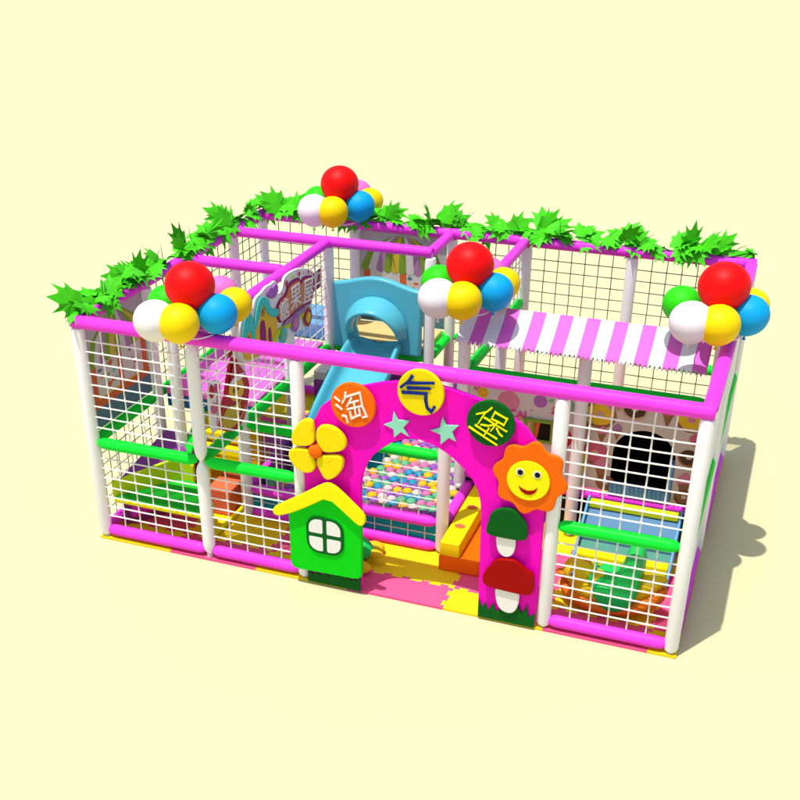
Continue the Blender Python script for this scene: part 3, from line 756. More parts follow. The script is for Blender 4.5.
# ------------------------------------------------------------------ tent murals
def tent_mural(fn, W, z0, z1, seed):
    """picture of a striped marquee; a runs 0..W, fn maps (a, z, t)"""
    b = MB(); rnd = random.Random(seed)
    b.use('print_grey').prism([(0, z0), (W, z0), (W, z1), (0, z1)], fn, 0, 0.02)
    def pr(mk, pts, t): b.use(mk).prism(pts, fn, 0.0202, 0.0202+t)
    hb = z0+0.22
    pr('print_blue', [(0.01, z0+0.01), (W-0.01, z0+0.01), (W-0.01, hb), (0.01, hb)], 0.001)
    pr('print_blue', [(0.03, z0+0.10), (W-0.03, z0+0.10), (W-0.03, z0+0.12), (0.03, z0+0.12)], 0.002)
    pr('print_orange', [(0.02, hb), (W-0.02, hb), (W-0.02, hb+0.10), (0.02, hb+0.10)], 0.0015)
    pr('print_gold', [(0.02, hb+0.085), (W-0.02, hb+0.085), (W-0.02, hb+0.10), (0.02, hb+0.10)], 0.002)
    zt = z0+(z1-z0)*0.60
    pr('print_white', [(0.06, hb+0.101), (W-0.06, hb+0.101), (W-0.06, zt), (0.06, zt)], 0.001)
    for a in (0.05, W*0.47, W-0.13): pr('print_orange', [(a, hb+0.05), (a+0.085, hb+0.05), (a+0.085, zt+0.02), (a, zt+0.02)], 0.003)
    # little drawn figures and swags, plain patches of colour
    for k in range(16):
        a = rnd.uniform(0.16, W-0.2); z = rnd.uniform(hb+0.14, zt-0.06); s = rnd.uniform(0.015, 0.05)
        pr(rnd.choice(['print_brown', 'print_blue', 'print_turquoise', 'print_orange', 'print_green', 'print_tan']), chaikin([(a+s*rnd.uniform(.5, 1.6)*math.cos(q), z+s*rnd.uniform(.4, 1)*math.sin(q)) for q in (0, 1, 2, 3, 4, 5)], 1), 0.0012+0.0001*k)
    # striped canopy: fan of stripes under a dome
    n = 11; cols = ['print_green', 'print_white', 'print_mauve', 'print_green', 'print_yellow']
    top_a = W/2
    zc = z1-0.03
    for i in range(n):
        a0, a1 = 0.02+(W-0.04)*i/n, 0.02+(W-0.04)*(i+1)/n
        def up_(a): return (top_a+(a-top_a)*0.30, zc - 0.05*abs(a-top_a)/W)
        def midp(a): return (top_a+(a-top_a)*0.82, zt+(zc-zt)*0.62 - 0.12*((a-top_a)/W)**2)
        sc = [(a0+(a1-a0)*q/6, zt-0.012-0.03*math.sin(math.pi*q/6)) for q in range(7)]
        pl = [up_(a0), midp(a0), (a0, zt+0.02)] + sc + [(a1, zt+0.02), midp(a1), up_(a1)]
        pr(cols[i % 5], pl, 0.0045)
    return b
b = tent_mural(lambda a, z, t: (-0.025+t, 0.07+a, z), 1.13, 1.215, 2.37, 3)
tag(b.build('tent_mural', smooth=0), 'printed board of a green striped tent with orange posts, in the front left side bay', 'mural', 'tent pictures')
b = tent_mural(lambda a, z, t: (1.34+a, D+0.02-t, z), 1.13, 1.215, 2.37, 8)
tag(b.build('tent_mural', smooth=0), 'printed board of a green striped tent on the back wall above the slide hood', 'mural', 'tent pictures')

# ------------------------------------------------------------------ sweets and doughnut murals
def donut(b, fn, cx, cz, r, mk1, mk2, t, hole='print_beige'):
    b.use(mk1).prism(circ(cx, cz, r, 28, r*0.86), fn, 0.0202, 0.0202+t)
    b.use(mk2).prism(chaikin([(cx+r*(0.86+0.08*(i % 2))*math.cos(R(i*36)), cz+r*(0.74+0.06*(i % 2))*math.sin(R(i*36))+r*0.08) for i in range(10)], 2), fn, 0.0202, 0.0204+t+0.0006)
    b.use(hole).prism(circ(cx, cz+r*0.08, r*0.27, 18, r*0.2), fn, 0.0202, 0.0204+t+0.0014)
def cone(b, fn, cx, cz, s, mk, t):
    b.use('print_brown').prism([(cx-s*0.5, cz), (cx+s*0.5, cz), (cx+0.05*s, cz-s*1.3), (cx-0.05*s, cz-s*1.3)], fn, 0.0202, 0.0202+t)
    b.use(mk).prism(chaikin([(cx-s*0.6, cz-s*0.05), (cx-s*0.62, cz+s*0.4), (cx-s*0.2, cz+s*0.8), (cx+s*0.1, cz+s*1.05), (cx+s*0.35, cz+s*0.7), (cx+s*0.62, cz+s*0.4), (cx+s*0.6, cz-s*0.05), (cx+s*0.2, cz+s*0.06), (cx-s*0.2, cz-s*0.1)], 2), fn, 0.0202, 0.0206+t)
FM = lambda a, z, t: (a, 1.87-t, z)
dmur = thing('doughnut_mural', 'beige printed board of doughnuts and ice creams with a dark arched crawl opening', 'mural', (5.3, 1.87, 0.5))
def DM(b, name, **kw):
    o = b.build(name, dmur, **kw); o.location = (-5.3, -1.87, -0.5); return o
ax0, ax1 = 5.03, 5.665
arc = [(ax0, 0.57), (ax0, 1.02)] + [(5.347+0.3175*math.cos(a), 1.02+0.30*math.sin(a)) for a in [math.pi*(1-i/20) for i in range(1, 20)]] + [(ax1, 1.02), (ax1, 0.57)]
b = MB(); b.use('print_beige').prism([(4.60, 0.57)] + arc + [(5.88, 0.57), (5.88, 1.63), (4.60, 1.63)], FM, 0, 0.02)
donut(b, FM, 4.86, 1.42, 0.17, 'print_brown', 'print_gold', 0.0010, 'print_tan')
donut(b, FM, 4.85, 0.98, 0.15, 'print_brown', 'print_rose', 0.0014, 'print_tan')
donut(b, FM, 5.20, 1.53, 0.13, 'print_tan', 'print_choc', 0.0018)
donut(b, FM, 5.79, 1.09, 0.11, 'print_brown', 'print_choc', 0.0022)
donut(b, FM, 5.76, 1.50, 0.15, 'print_brown', 'print_gold', 0.0026, 'print_pink')
cone(b, FM, 4.93, 0.83, 0.13, 'print_pink', 0.0030)
cone(b, FM, 5.78, 0.80, 0.13, 'print_pink', 0.0034)
cone(b, FM, 5.53, 1.52, 0.10, 'print_rose', 0.0038)
cone(b, FM, 4.90, 1.22, 0.09, 'print_pink', 0.0042)
donut(b, FM, 5.00, 1.58, 0.11, 'print_tan', 'print_pink', 0.0046)
donut(b, FM, 4.73, 1.60, 0.10, 'print_brown', 'print_orange', 0.0050)
donut(b, FM, 5.86, 1.30, 0.10, 'print_tan', 'print_rose', 0.0054)
donut(b, FM, 4.70, 0.93, 0.09, 'print_tan', 'print_gold', 0.0058)
cone(b, FM, 5.05, 1.28, 0.08, 'print_mauve', 0.0062)
cone(b, FM, 4.72, 1.33, 0.10, 'print_tan', 0.0066)
donut(b, FM, 4.99, 0.66, 0.10, 'print_brown', 'print_brown', 0.0070)
donut(b, FM, 5.80, 0.64, 0.10, 'print_choc', 'print_brown', 0.0074)
b.use('print_pink').prism(chaikin([(4.66, 1.15), (4.74, 1.10), (4.78, 1.25), (4.72, 1.33), (4.64, 1.28)], 2), FM, 0.0202, 0.0245)
b.use('print_gold').prism(chaikin([(4.62, 0.72), (4.74, 0.70), (4.76, 0.88), (4.66, 0.94)], 2), FM, 0.0202, 0.0250)
DM(b, 'printed_board', smooth=0)
# tunnel behind the opening, its faces painted black for the dark inside
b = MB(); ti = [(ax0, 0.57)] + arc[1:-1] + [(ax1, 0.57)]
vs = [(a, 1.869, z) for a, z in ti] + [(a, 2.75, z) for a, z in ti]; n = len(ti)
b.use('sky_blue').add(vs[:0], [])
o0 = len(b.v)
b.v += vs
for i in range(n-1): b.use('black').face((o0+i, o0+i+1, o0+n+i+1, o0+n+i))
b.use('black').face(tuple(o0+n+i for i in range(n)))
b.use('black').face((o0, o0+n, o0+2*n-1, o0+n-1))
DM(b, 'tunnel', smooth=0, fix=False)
b = MB(); b.box((ax0+0.004, 1.80, 0.555), (ax1-0.004, 1.90, 0.68)); DM(b, 'tunnel_step', mk='step_blue', bevel=0.01)
b = MB(); b.box((ax1-0.035, 1.835, 0.685), (ax1-0.004, 1.95, 1.0)); DM(b, 'tunnel_cheek', mk='sky_blue', bevel=0.006)

smur = thing('sweets_mural', 'pale printed board of lollipops and sweets with a small green framed window', 'mural', (4.0, 1.87, 0.5))
def SM(b, name, **kw):
    o = b.build(name, smur, **kw); o.location = (-4.0, -1.87, -0.5); return o
b = MB(); b.use('print_beige')
b.m[0] = 'print_white'
b.prism([(3.47, 0.57), (4.598, 0.57), (4.598, 1.63), (3.47, 1.63)], FM, 0, 0.02)
b.m[0] = 'print_white'
def pr(mk, pts, t): b.use(mk).prism(pts, FM, 0.0202, 0.0202+t)
def lolly(cx, cz, r, mk, mk2, t):
    pr('print_white', [(cx+r*0.5, cz+r*0.5), (cx+r*1.9, cz+r*1.7), (cx+r*1.8, cz+r*1.8), (cx+r*0.4, cz+r*0.6)], t)
    pr(mk, circ(cx, cz, r, 26), t+0.0004)
    sp_ = []
    for i in range(40):
        a = i*0.42; rr = r*(0.12+0.8*i/40); sp_.append((cx+rr*math.cos(a), cz+rr*math.sin(a)))
    back = [(cx+(x-cx)*0.86, cz+(z-cz)*0.86) for x, z in sp_[::-1]]
    for i in range(39):
        pr(mk2, [sp_[i], sp_[i+1], (cx+(sp_[i+1][0]-cx)*0.86, cz+(sp_[i+1][1]-cz)*0.86), (cx+(sp_[i][0]-cx)*0.86, cz+(sp_[i][1]-cz)*0.86)], t+0.0008)
lolly(4.235, 1.475, 0.072, 'print_violet', 'print_mauve', 0.0008)
lolly(3.62, 1.48, 0.06, 'print_gold', 'print_orange', 0.0010)
pr('print_pink', circ(3.90, 1.42, 0.12, 24), 0.0006)
pr('print_mintgreen', circ(4.52, 1.46, 0.075, 24, 0.085), 0.0012)
pr('print_red', circ(4.47, 1.10, 0.13, 28), 0.0009); pr('print_tan', circ(4.42, 1.12, 0.09, 28), 0.0016)
for k in range(8): pr('print_red', [(4.405+0.012*math.cos(R(k*45)), 1.405+0.012*math.sin(R(k*45))), (4.405+0.048*math.cos(R(k*45-12)), 1.405+0.048*math.sin(R(k*45-12))), (4.405+0.048*math.cos(R(k*45+12)), 1.405+0.048*math.sin(R(k*45+12)))], 0.0010)
for k in range(5): pr('print_red', [(3.52, 1.56), (3.52+0.10*math.cos(R(-80+k*35)), 1.56+0.07*math.sin(R(-80+k*35))), (3.52+0.10*math.cos(R(-66+k*35)), 1.56+0.07*math.sin(R(-66+k*35)))], 0.0010+0.0002*k)
rnd = random.Random(12)
for k in range(26):
    a = rnd.uniform(3.52, 4.56); z = rnd.uniform(0.62, 1.60); s = rnd.uniform(0.012, 0.032)
    pr(rnd.choice(['print_pink', 'print_gold', 'print_mauve', 'print_rose', 'print_mintgreen', 'print_turquoise']), chaikin([(a+s*rnd.uniform(.6, 2)*math.cos(q), z+s*rnd.uniform(.5, 1)*math.sin(q)) for q in (0, 1.2, 2.4, 3.6, 4.8)], 1), 0.0022+0.0002*k)
for dx in (0.0, 0.05, 0.09): pr('print_hotpink', [(3.80+dx, 1.55), (3.83+dx, 1.545), (3.85+dx, 1.60), (3.82+dx, 1.605)], 0.0005)
SM(b, 'printed_board', smooth=0)
o = glyphs('CAL', 0.125, 0.002, 'lettering', None, 'print_hotpink', (4.02, 1.846-0.008, 1.295), 0, 0.003, 0.95); o.parent = smur; o.location = (-4.0, -1.87, -0.5)
b = MB()
wx0, wx1, wz0, wz1 = 4.08, 4.40, 1.02, 1.275
for (p, q) in (((wx0, wz0), (wx1, wz0+0.028)), ((wx0, wz1-0.028), (wx1, wz1))): b.box((p[0], 1.815, p[1]), (q[0], 1.843, q[1]))
for x in (wx0, wx0+0.085, wx1-0.03): b.box((x, 1.817, wz0+0.028), (x+0.03, 1.842, wz1-0.028))
SM(b, 'window_frame', mk='print_green', smooth=0)
b = MB(); b.use('black').box((wx0+0.115, 1.836, wz0+0.028), (wx1-0.03, 1.8445, wz1-0.028)); b.use('print_tan').box((wx0+0.03, 1.836, wz0+0.028), (wx0+0.085, 1.8445, wz1-0.028))
b.use('print_orange').prism([(wx0+0.116, wz0+0.03), (wx0+0.15, wz0+0.03), (wx0+0.175, wz1-0.03), (wx0+0.116, wz1-0.03)], lambda a, z, t: (a, t, z), 1.833, 1.8355)
SM(b, 'window_opening', smooth=0)
b = MB(); b.box((3.46, 1.90, 0.03), (5.90, 1.92, 0.45)); o = b.build('cavity_shade', mk='black', smooth=0); tag(o, 'black sheet standing for the shade in the gap under the sweets and doughnut boards', 'panel')  # added black sheet, paints the shade of the hollow under the boards

# ------------------------------------------------------------------ striped awning
aw = thing('striped_awning', 'pink and white striped fabric awning with a toothed lower edge', 'awning', (4.6, 1.85, 2.4))
n = 18; ax_0, ax_1 = 3.42, 5.85
bw = MB()
for i in range(n):
    a0, a1 = ax_0+(ax_1-ax_0)*i/n, ax_0+(ax_1-ax_0)*(i+1)/n
    rows = []
    for q in range(6):
        t = q/5; y = 1.86-0.40*t; z = 2.425-0.225*t-0.012*math.sin(math.pi*t)
        rows.append((y, z))
    vs = []; top_ = []
    cols_ = 7
    for (y, z) in rows:
        for c in range(cols_): vs.append((a0+(a1-a0)*c/(cols_-1), y, z))
    for c in range(cols_):   # toothed hem hangs down
        dz = 0.008 if c % 2 else 0.056
        dz += 0.006*math.sin(i*1.7+c)
        vs.append((a0+(a1-a0)*c/(cols_-1), 1.46-dz*0.9, 2.20-dz*0.75))
    fs = []
    for rr in range(6):
        for c in range(cols_-1): fs.append((rr*cols_+c, rr*cols_+c+1, (rr+1)*cols_+c+1, (rr+1)*cols_+c))
    bw.use('awning_white' if i % 2 == 0 else 'awning_pink').add(vs, fs)
o = bw.build('fabric', aw, smooth=30, fix=False); o.location = (-4.6, -1.85, -2.4)
md = o.modifiers.new('thick', 'SOLIDIFY'); md.thickness = 0.006; md.offset = 1
for x in (3.45, 4.66, 5.82):
    b = MB(); b.path([(x, 1.86, 2.385), (x, 1.66, 2.265), (x, 1.48, 2.16)], 0.009, 8)
    o = b.build('bracket', aw, mk='white_steel'); o.location = (-4.6, -1.85, -2.4)
b = MB(); b.path([(ax_0, 1.86, 2.41), (ax_1, 1.86, 2.41)], 0.012, 8); o = b.build('header_bar', aw, mk='white_steel'); o.location = (-4.6, -1.85, -2.4)

# ------------------------------------------------------------------ soft staircase and duck rocker in the right bay
stt = thing('soft_staircase', 'sloping blue soft staircase with two yellow treads below the crawl opening', 'staircase', (5.3, 1.3, 0))
def SC(b, name, **kw):
    o = b.build(name, stt, **kw); o.location = (-5.3, -1.3, 0); return o
zs_ = lambda y: 0.47-0.56*(1.75-y)
for x in (4.845, 5.80):
    b = MB(); b.prism([(0.97, 0.026), (1.76, 0.026), (1.76, 0.54), (1.70, 0.54), (0.95, 0.12)], YZ(x), 0, 0.025); SC(b, 'side_board', mk='sky_blue', bevel=0.006)
b = MB(); b.hexa([(4.872, 1.36, 0.03), (5.798, 1.36, 0.03), (5.798, 1.74, 0.03), (4.872, 1.74, 0.03)], [(4.872, 1.36, zs_(1.36)), (5.798, 1.36, zs_(1.36)), (5.798, 1.74, zs_(1.74)), (4.872, 1.74, zs_(1.74))]); SC(b, 'ramp_panel', mk='step_blue', smooth=0)
b = MB(); b.hexa([(4.873, 0.98, 0.028), (5.797, 0.98, 0.028), (5.797, 1.355, 0.028), (4.873, 1.355, 0.028)], [(4.873, 0.98, zs_(0.98)-0.02), (5.797, 0.98, zs_(0.98)-0.02), (5.797, 1.355, zs_(1.355)-0.02), (4.873, 1.355, zs_(1.355)-0.02)]); SC(b, 'ramp_panel', mk='step_blue_shaded', smooth=0)  # lower part of the blue slope, its shade painted in
b = MB(); b.box((4.874, 1.665, 0.44), (5.796, 1.755, 0.515)); SC(b, 'tread', mk='lime', bevel=0.012)
b = MB(); b.box((4.874, 1.10, 0.10), (5.796, 1.24, 0.215)); SC(b, 'tread', mk='lemon', bevel=0.012)

dk = thing('duck_rocker', 'yellow duck shaped rocker with an orange base and a green saddle seat', 'rocker', (5.35, 0.50, 0))
def DK(b, name, sub=0, **kw):
    o = b.build(name, dk, **kw); o.location = (-5.35, -0.50, 0)
    if sub: md = o.modifiers.new('sub', 'SUBSURF'); md.levels = sub; md.render_levels = sub
    return o
# body: hull-shaped rocker base swept in x
def hull(name, mk, secs, sub=1, k=12):
    b = MB(); vs = []; fs = []
    for (x, zc, hw, hh) in secs:
        for i in range(k):
            a = 2*math.pi*i/k
            vs.append((x, 0.50+hw*math.cos(a), zc+hh*math.sin(a)))
    for i in range(len(secs)-1):
        for j in range(k):
            j2 = (j+1) % k; fs.append((i*k+j, i*k+j2, (i+1)*k+j2, (i+1)*k+j))
    fs += [tuple(range(k)), tuple((len(secs)-1)*k+j for j in range(k))]
    b.add(vs, fs); return DK(b, name, sub, mk=mk, smooth=80)
hull('rocker_base', 'duck_orange', [(4.84, 0.23, 0.03, 0.06), (4.92, 0.185, 0.15, 0.11), (5.10, 0.135, 0.225, 0.11), (5.35, 0.125, 0.245, 0.10), (5.60, 0.17, 0.225, 0.12), (5.77, 0.25, 0.16, 0.12), (5.87, 0.33, 0.05, 0.07)])
hull('body', 'duck_yellow', [(4.93, 0.24, 0.08, 0.07), (5.05, 0.27, 0.185, 0.14), (5.22, 0.27, 0.21, 0.15), (5.40, 0.26, 0.215, 0.14), (5.58, 0.31, 0.185, 0.15), (5.74, 0.39, 0.12, 0.10), (5.86, 0.47, 0.03, 0.03)])
b = MB(); b.sphere((5.02, 0.48, 0.405), 0.155, (1.0, 0.9, 0.95), 20, 14); b.sphere((5.08, 0.49, 0.30), 0.14, (1.1, 1, 1), 18, 10); hd = DK(b, 'head', mk='duck_yellow', smooth=80)
b = MB(); b.sphere((4.875, 0.45, 0.375), 0.065, (1.1, 0.9, 0.45), 16, 8); b.build('beak', hd, mk='duck_orange', smooth=80)
for yy in (0.352, 0.608):
    b = MB(); s_ = 1 if yy > 0.5 else -1
    b.use('white').sphere((4.985, yy, 0.435), 0.026, (1, 0.5, 1), 12, 8); b.use('deep_blue').sphere((4.982, yy+s_*0.008, 0.434), 0.016, (1, 0.6, 1), 10, 6); b.build('eye', hd, smooth=80)
b = MB(); b.sphere((5.06, 0.47, 0.525), 0.035, (1.2, 0.6, 0.7), 12, 8); b.sphere((5.10, 0.47, 0.51), 0.028, (1.2, 0.6, 0.7), 12, 8); b.build('crest', hd, mk='coral', smooth=80)
# saddle seat with a tall back
b = MB()
sad = [(-0.03, 0.37), (0.06, 0.41), (0.16, 0.40), (0.22, 0.45), (0.25, 0.57), (0.28, 0.67), (0.36, 0.71), (0.43, 0.67), (0.46, 0.54), (0.45, 0.36), (0.38, 0.20), (0.24, 0.12), (0.10, 0.15), (0.01, 0.26)]
b.prism(chaikin([(5.20+a*0.92, z) for a, z in sad], 2), XZ(0.50), -0.235, 0.235); DK(b, 'saddle', mk='duck_green', bevel=0.04, segs=4, smooth=60)
b = MB(); b.path([(5.15, 0.32, 0.40), (5.16, 0.50, 0.43), (5.15, 0.68, 0.40)], 0.02, 10); DK(b, 'handle', mk='duck_green', smooth=60)

# second rocker half hidden behind the cottage
tr = thing('animal_rocker', 'yellow and green rocker half hidden behind the green cottage cutout', 'rocker', (2.55, 0.45, 0))
def TR(b, name, sub=0, **kw):
    o = b.build(name, tr, **kw); o.location = (-2.55, -0.45, 0)
    if sub: md = o.modifiers.new('sub', 'SUBSURF'); md.levels = sub; md.render_levels = sub
    return o
b = MB(); b.sphere((2.55, 0.45, 0.17), 0.30, (1.2, 0.7, 0.5), 24, 14); TR(b, 'shell', mk='duck_green', smooth=80)
b = MB(); b.sphere((2.16, 0.43, 0.27), 0.13, (1, 0.9, 1), 20, 12); hd2 = TR(b, 'head', mk='duck_yellow', smooth=80)
b = MB(); b.use('white').sphere((2.11, 0.325, 0.31), 0.022, seg=10, rings=6); b.use('black').sphere((2.105, 0.308, 0.31), 0.012, seg=8, rings=6); b.build('eye', hd2, smooth=80)
for x, y in ((2.25, 0.25), (2.85, 0.25), (2.25, 0.66), (2.85, 0.66)):
    b = MB(); b.sphere((x, y, 0.09), 0.085, (1.3, 1, 0.75), 16, 10); TR(b, 'foot', mk='duck_yellow', smooth=80)
b = MB(); b.sphere((2.93, 0.45, 0.15), 0.07, (1.4, 0.7, 0.7), 14, 8); TR(b, 'tail', mk='duck_yellow', smooth=80)

# ------------------------------------------------------------------ yellow beam on its orange base, right of the pit
b = MB(); b.box((3.575, 0.58, 0.026), (4.00, 2.0, 0.20)); o = b.build('soft_block', mk='duck_orange', bevel=0.015, segs=3)
o.data.materials[0] = M['orange']
for yy in (0.95,):
    pass
tag(o, 'low orange soft block on the floor under the yellow balance beam', 'soft block')
bm_ = thing('balance_beam', 'yellow soft balance beam with red leaf shapes on top, beside the ball pit', 'balance beam', (3.67, 1.2, 0.20))
b = MB(); b.hexa([(3.585, 0.585, 0.2), (3.79, 0.585, 0.2), (3.79, 1.95, 0.2), (3.585, 1.95, 0.2)], [(3.585, 0.585, 0.36), (3.79, 0.585, 0.36), (3.79, 1.95, 0.40), (3.585, 1.95, 0.40)])
o = b.build('beam', bm_, mk='yellow', bevel=0.012, segs=3); o.location = (-3.67, -1.2, -0.20)
for (cx_, cy_, a) in ((3.69, 0.93, 20), (3.70, 1.33, -10)):
    b = MB(); p = [(cx_+0.065*math.cos(R(q*30+a))*(1 if q % 2 else 0.75), cy_+0.05*math.sin(R(q*30+a))*(1 if q % 2 else 0.7)) for q in range(12)]
    zz = 0.36+0.04*(cy_-0.585)/1.365
    b.prism(chaikin(p, 1), XY(zz+0.002), 0, 0.005); o = b.build('leaf_shape', bm_, mk='coral', smooth=0); o.location = (-3.67, -1.2, -0.20)

# ------------------------------------------------------------------ candy house cutouts on the inner side net
XS = 1.345
YS = lambda a, z, t: (XS+t, a, z)
cs = thing('candy_castle_sign', 'large flat candy house cutout with turquoise roof and three outlined characters on the inner net', 'cutout sign', (XS, 1.8, 2.0))
def CS(b, name, **kw):
    o = b.build(name, cs, **kw); o.location = (-XS, -1.8, -2.0); return o
def pc(name, mk, pts, t0, t1, it=2, bev=0.003):
    b = MB(); b.prism(chaikin(pts, it) if it else pts, YS, t0, t1); return CS(b, name, mk=mk, bevel=bev)
pc('backing', 'sign_white', [(0.80, 1.86), (0.76, 2.2), (0.98, 2.44), (1.12, 2.34), (1.2, 2.45), (1.36, 2.46), (1.45, 2.49), (1.6, 2.475), (1.68, 2.49), (1.75, 2.41), (1.71, 2.30), (1.864, 2.35), (1.905, 2.46), (2.12, 2.46), (2.33, 2.43), (2.632, 2.325), (2.69, 2.22), (2.62, 1.96), (2.58, 1.74), (2.4, 1.69), (2.1, 1.755), (1.78, 1.73), (1.6, 1.80), (1.2, 1.78)], -0.028, 0.0, 2, 0.005)
pc('house', 'print_gold', [(0.84, 1.88), (0.86, 2.15), (1.06, 2.17), (1.17, 2.2), (1.329, 2.36), (1.421, 2.235), (1.52, 2.15), (1.641, 2.11), (1.67, 2.0), (1.63, 1.86), (1.46, 1.82), (1.151, 1.82)], 0.001, 0.012)
pc('roof', 'print_turquoise', [(1.08, 2.154), (1.221, 2.415), (1.345, 2.425), (1.471, 2.345), (1.49, 2.275), (1.554, 2.205), (1.69, 2.185), (1.679, 2.09), (1.495, 2.145), (1.389, 2.255), (1.345, 2.330), (1.302, 2.335), (1.152, 2.12)], 0.0125, 0.024)
pc('turret_roof', 'print_turquoise', [(0.80, 2.10), (0.90, 2.32), (1.0, 2.40), (1.08, 2.30), (1.14, 2.06), (1.07, 2.02), (1.0, 2.20), (0.90, 2.08)], 0.0125, 0.022)
pc('turret_window', 'print_orange', [(0.93, 1.98), (1.02, 1.98), (1.02, 2.08), (0.975, 2.14), (0.93, 2.08)], 0.0125, 0.017, 1, 0)
for a, w_, z0_, z1_ in ((1.30, 0.13, 1.84, 2.19), (1.46, 0.07, 1.83, 2.06), (1.17, 0.06, 1.84, 2.0)):
    pc('doorway', 'print_plum', [(a-w_/2, z0_), (a+w_/2, z0_), (a+w_/2, z1_-0.06), (a, z1_), (a-w_/2, z1_-0.06)], 0.0125, 0.018, 1, 0)
pc('heart', 'print_violet', [(1.435, 2.425), (1.521, 2.465), (1.581, 2.43), (1.654, 2.465), (1.723, 2.415), (1.672, 2.325), (1.57, 2.32), (1.469, 2.365)], 0.001, 0.02)
b = MB()
for q in range(9):
    a0, a1 = R(40+q*55), R(40+(q+1)*55); r0, r1 = 0.048-q*0.004, 0.048-(q+1)*0.004
    stroke(b, [(1.335+r0*math.cos(a0), 2.245+r0*math.sin(a0)), (1.335+r1*math.cos(a1), 2.245+r1*math.sin(a1))], 0.012, YS, 0.0125, 0.0150+0.0003*q)
CS(b, 'swirl', mk='print_brown', smooth=0)
PLQ = [(1.69, 2.039), (1.679, 2.188), (1.77, 2.24), (1.90, 2.235), (1.996, 2.337), (2.246, 2.325), (2.30, 2.245), (2.381, 2.295), (2.657, 2.217), (2.574, 1.968), (2.326, 2.009), (2.053, 2.012), (1.873, 1.98)]
pc('plaque', 'print_plum', [(1.655, 2.03), (1.65, 2.20), (1.76, 2.262), (1.89, 2.26), (1.98, 2.365), (2.262, 2.352), (2.31, 2.275), (2.385, 2.322), (2.69, 2.235), (2.60, 1.935), (2.326, 1.98), (2.053, 1.982), (1.873, 1.95)], 0.001, 0.012, 1)
pc('plaque_rim', 'print_orange', PLQ, 0.0125, 0.015, 1, 0)
pc('plaque_inlay', 'sign_inlay', [((y_-2.15)*0.965+2.15, (z_-2.14)*0.92+2.14) for y_, z_ in PLQ], 0.0155, 0.018, 1, 0)
for ch, a, z, s_, tl_ in (('糖', 1.825, 2.115, 0.25, 4), ('果', 2.13, 2.165, 0.30, 0), ('屋', 2.475, 2.125, 0.30, -6)):
    glyphs(ch, s_, 0.003, 'character', cs, 'sign_white', (0.0225, a-1.8, z-2.0), tl_, 0.0, side=True)
pc('ribbon', 'print_mauve', [(1.79, 1.93), (1.80, 1.985), (2.10, 1.975), (2.43, 1.965), (2.43, 1.915), (2.10, 1.915)], 0.0185, 0.024, 1)
pc('ribbon', 'lime', [(1.45, 1.80), (1.47, 1.87), (1.666, 1.955), (2.0, 1.92), (2.253, 1.91), (2.52, 1.945), (2.52, 1.89), (2.2, 1.86), (1.7, 1.88), (1.56, 1.80)], 0.0125, 0.018, 1)
for a, z, r, mk, mk2 in ((2.43, 1.825, 0.105, 'print_red', 'print_gold'), (2.09, 1.872, 0.10, 'print_violet', 'print_pink'), (1.775, 1.839, 0.088, 'print_turquoise', 'print_mintgreen')):
    pc('sweet', mk, circ(a, z, r, 30), 0.0245, 0.030, 0); pc('sweet_centre', mk2, circ(a, z, r*0.6, 24), 0.0305, 0.033, 0, 0)
for a, z, r, mk in ((1.92, 2.38, 0.05, 'print_red'), (2.08, 2.405, 0.035, 'lime'), (2.25, 2.385, 0.04, 'print_red'), (2.36, 2.36, 0.022, 'print_orange'), (2.5, 2.335, 0.03, 'print_red'), (2.60, 2.29, 0.026, 'print_orange'), (1.80, 2.30, 0.025, 'print_orange')):
    pc('star', mk, star(a, z, r, r*0.45), 0.0185, 0.021, 0, 0)

gb = thing('gingerbread_cutout', 'flat gingerbread figure cutout with a red and white hat, below the candy house cutout', 'cutout sign', (XS, 0.6, 1.6))
def pg(name, mk, pts, t0, t1, it=2):
    b = MB(); b.prism(chaikin(pts, it) if it else pts, YS, t0, t1); o = b.build(name, gb, mk=mk, bevel=0.003); o.location = (-XS, -0.6, -1.6)
pg('backing', 'print_red', [(0.226, 1.40), (0.33, 1.56), (0.434, 1.70), (0.49, 1.86), (0.64, 2.05), (0.74, 1.90), (0.84, 1.80), (0.98, 1.60), (0.88, 1.38), (0.754, 1.24), (0.52, 1.23)], -0.026, 0.0)
pg('face', 'print_gold', [(0.481, 1.652), (0.501, 1.779), (0.642, 1.75), (0.772, 1.757), (0.815, 1.58), (0.70, 1.53), (0.591, 1.547)], 0.001, 0.012)
pg('body', 'print_yellow', [(0.27, 1.42), (0.421, 1.57), (0.60, 1.50), (0.76, 1.53), (0.853, 1.43), (0.733, 1.30), (0.454, 1.29)], 0.0005, 0.008)
pg('hat', 'print_red', [(0.51, 1.80), (0.57, 1.92), (0.66, 2.02), (0.72, 1.90), (0.80, 1.79), (0.64, 1.80)], 0.0125, 0.022)
pg('hat_trim', 'sign_white', [(0.47, 1.745), (0.50, 1.81), (0.64, 1.825), (0.80, 1.80), (0.80, 1.745), (0.64, 1.765)], 0.0225, 0.030)
for a in (0.58, 0.68): pg('eye', 'print_choc', circ(a, 1.675, 0.016, 14, 0.032), 0.0125, 0.016, 0)
pg('icing_curl', 'print_red', [(0.60, 1.33), (0.74, 1.36), (0.83, 1.46), (0.76, 1.52), (0.70, 1.47), (0.74, 1.43), (0.66, 1.38)], 0.0125, 0.018)
lp = thing('lollipop_cutout', 'flat cutout of pink and red lollipops beside the gingerbread figure', 'cutout sign', (XS, 0.2, 1.6))
def pl_(name, mk, pts, t0, t1, it=0):
    b = MB(); b.prism(chaikin(pts, it) if it else pts, YS, t0, t1); o = b.build(name, lp, mk=mk, bevel=0.003); o.location = (-XS, -0.2, -1.6)
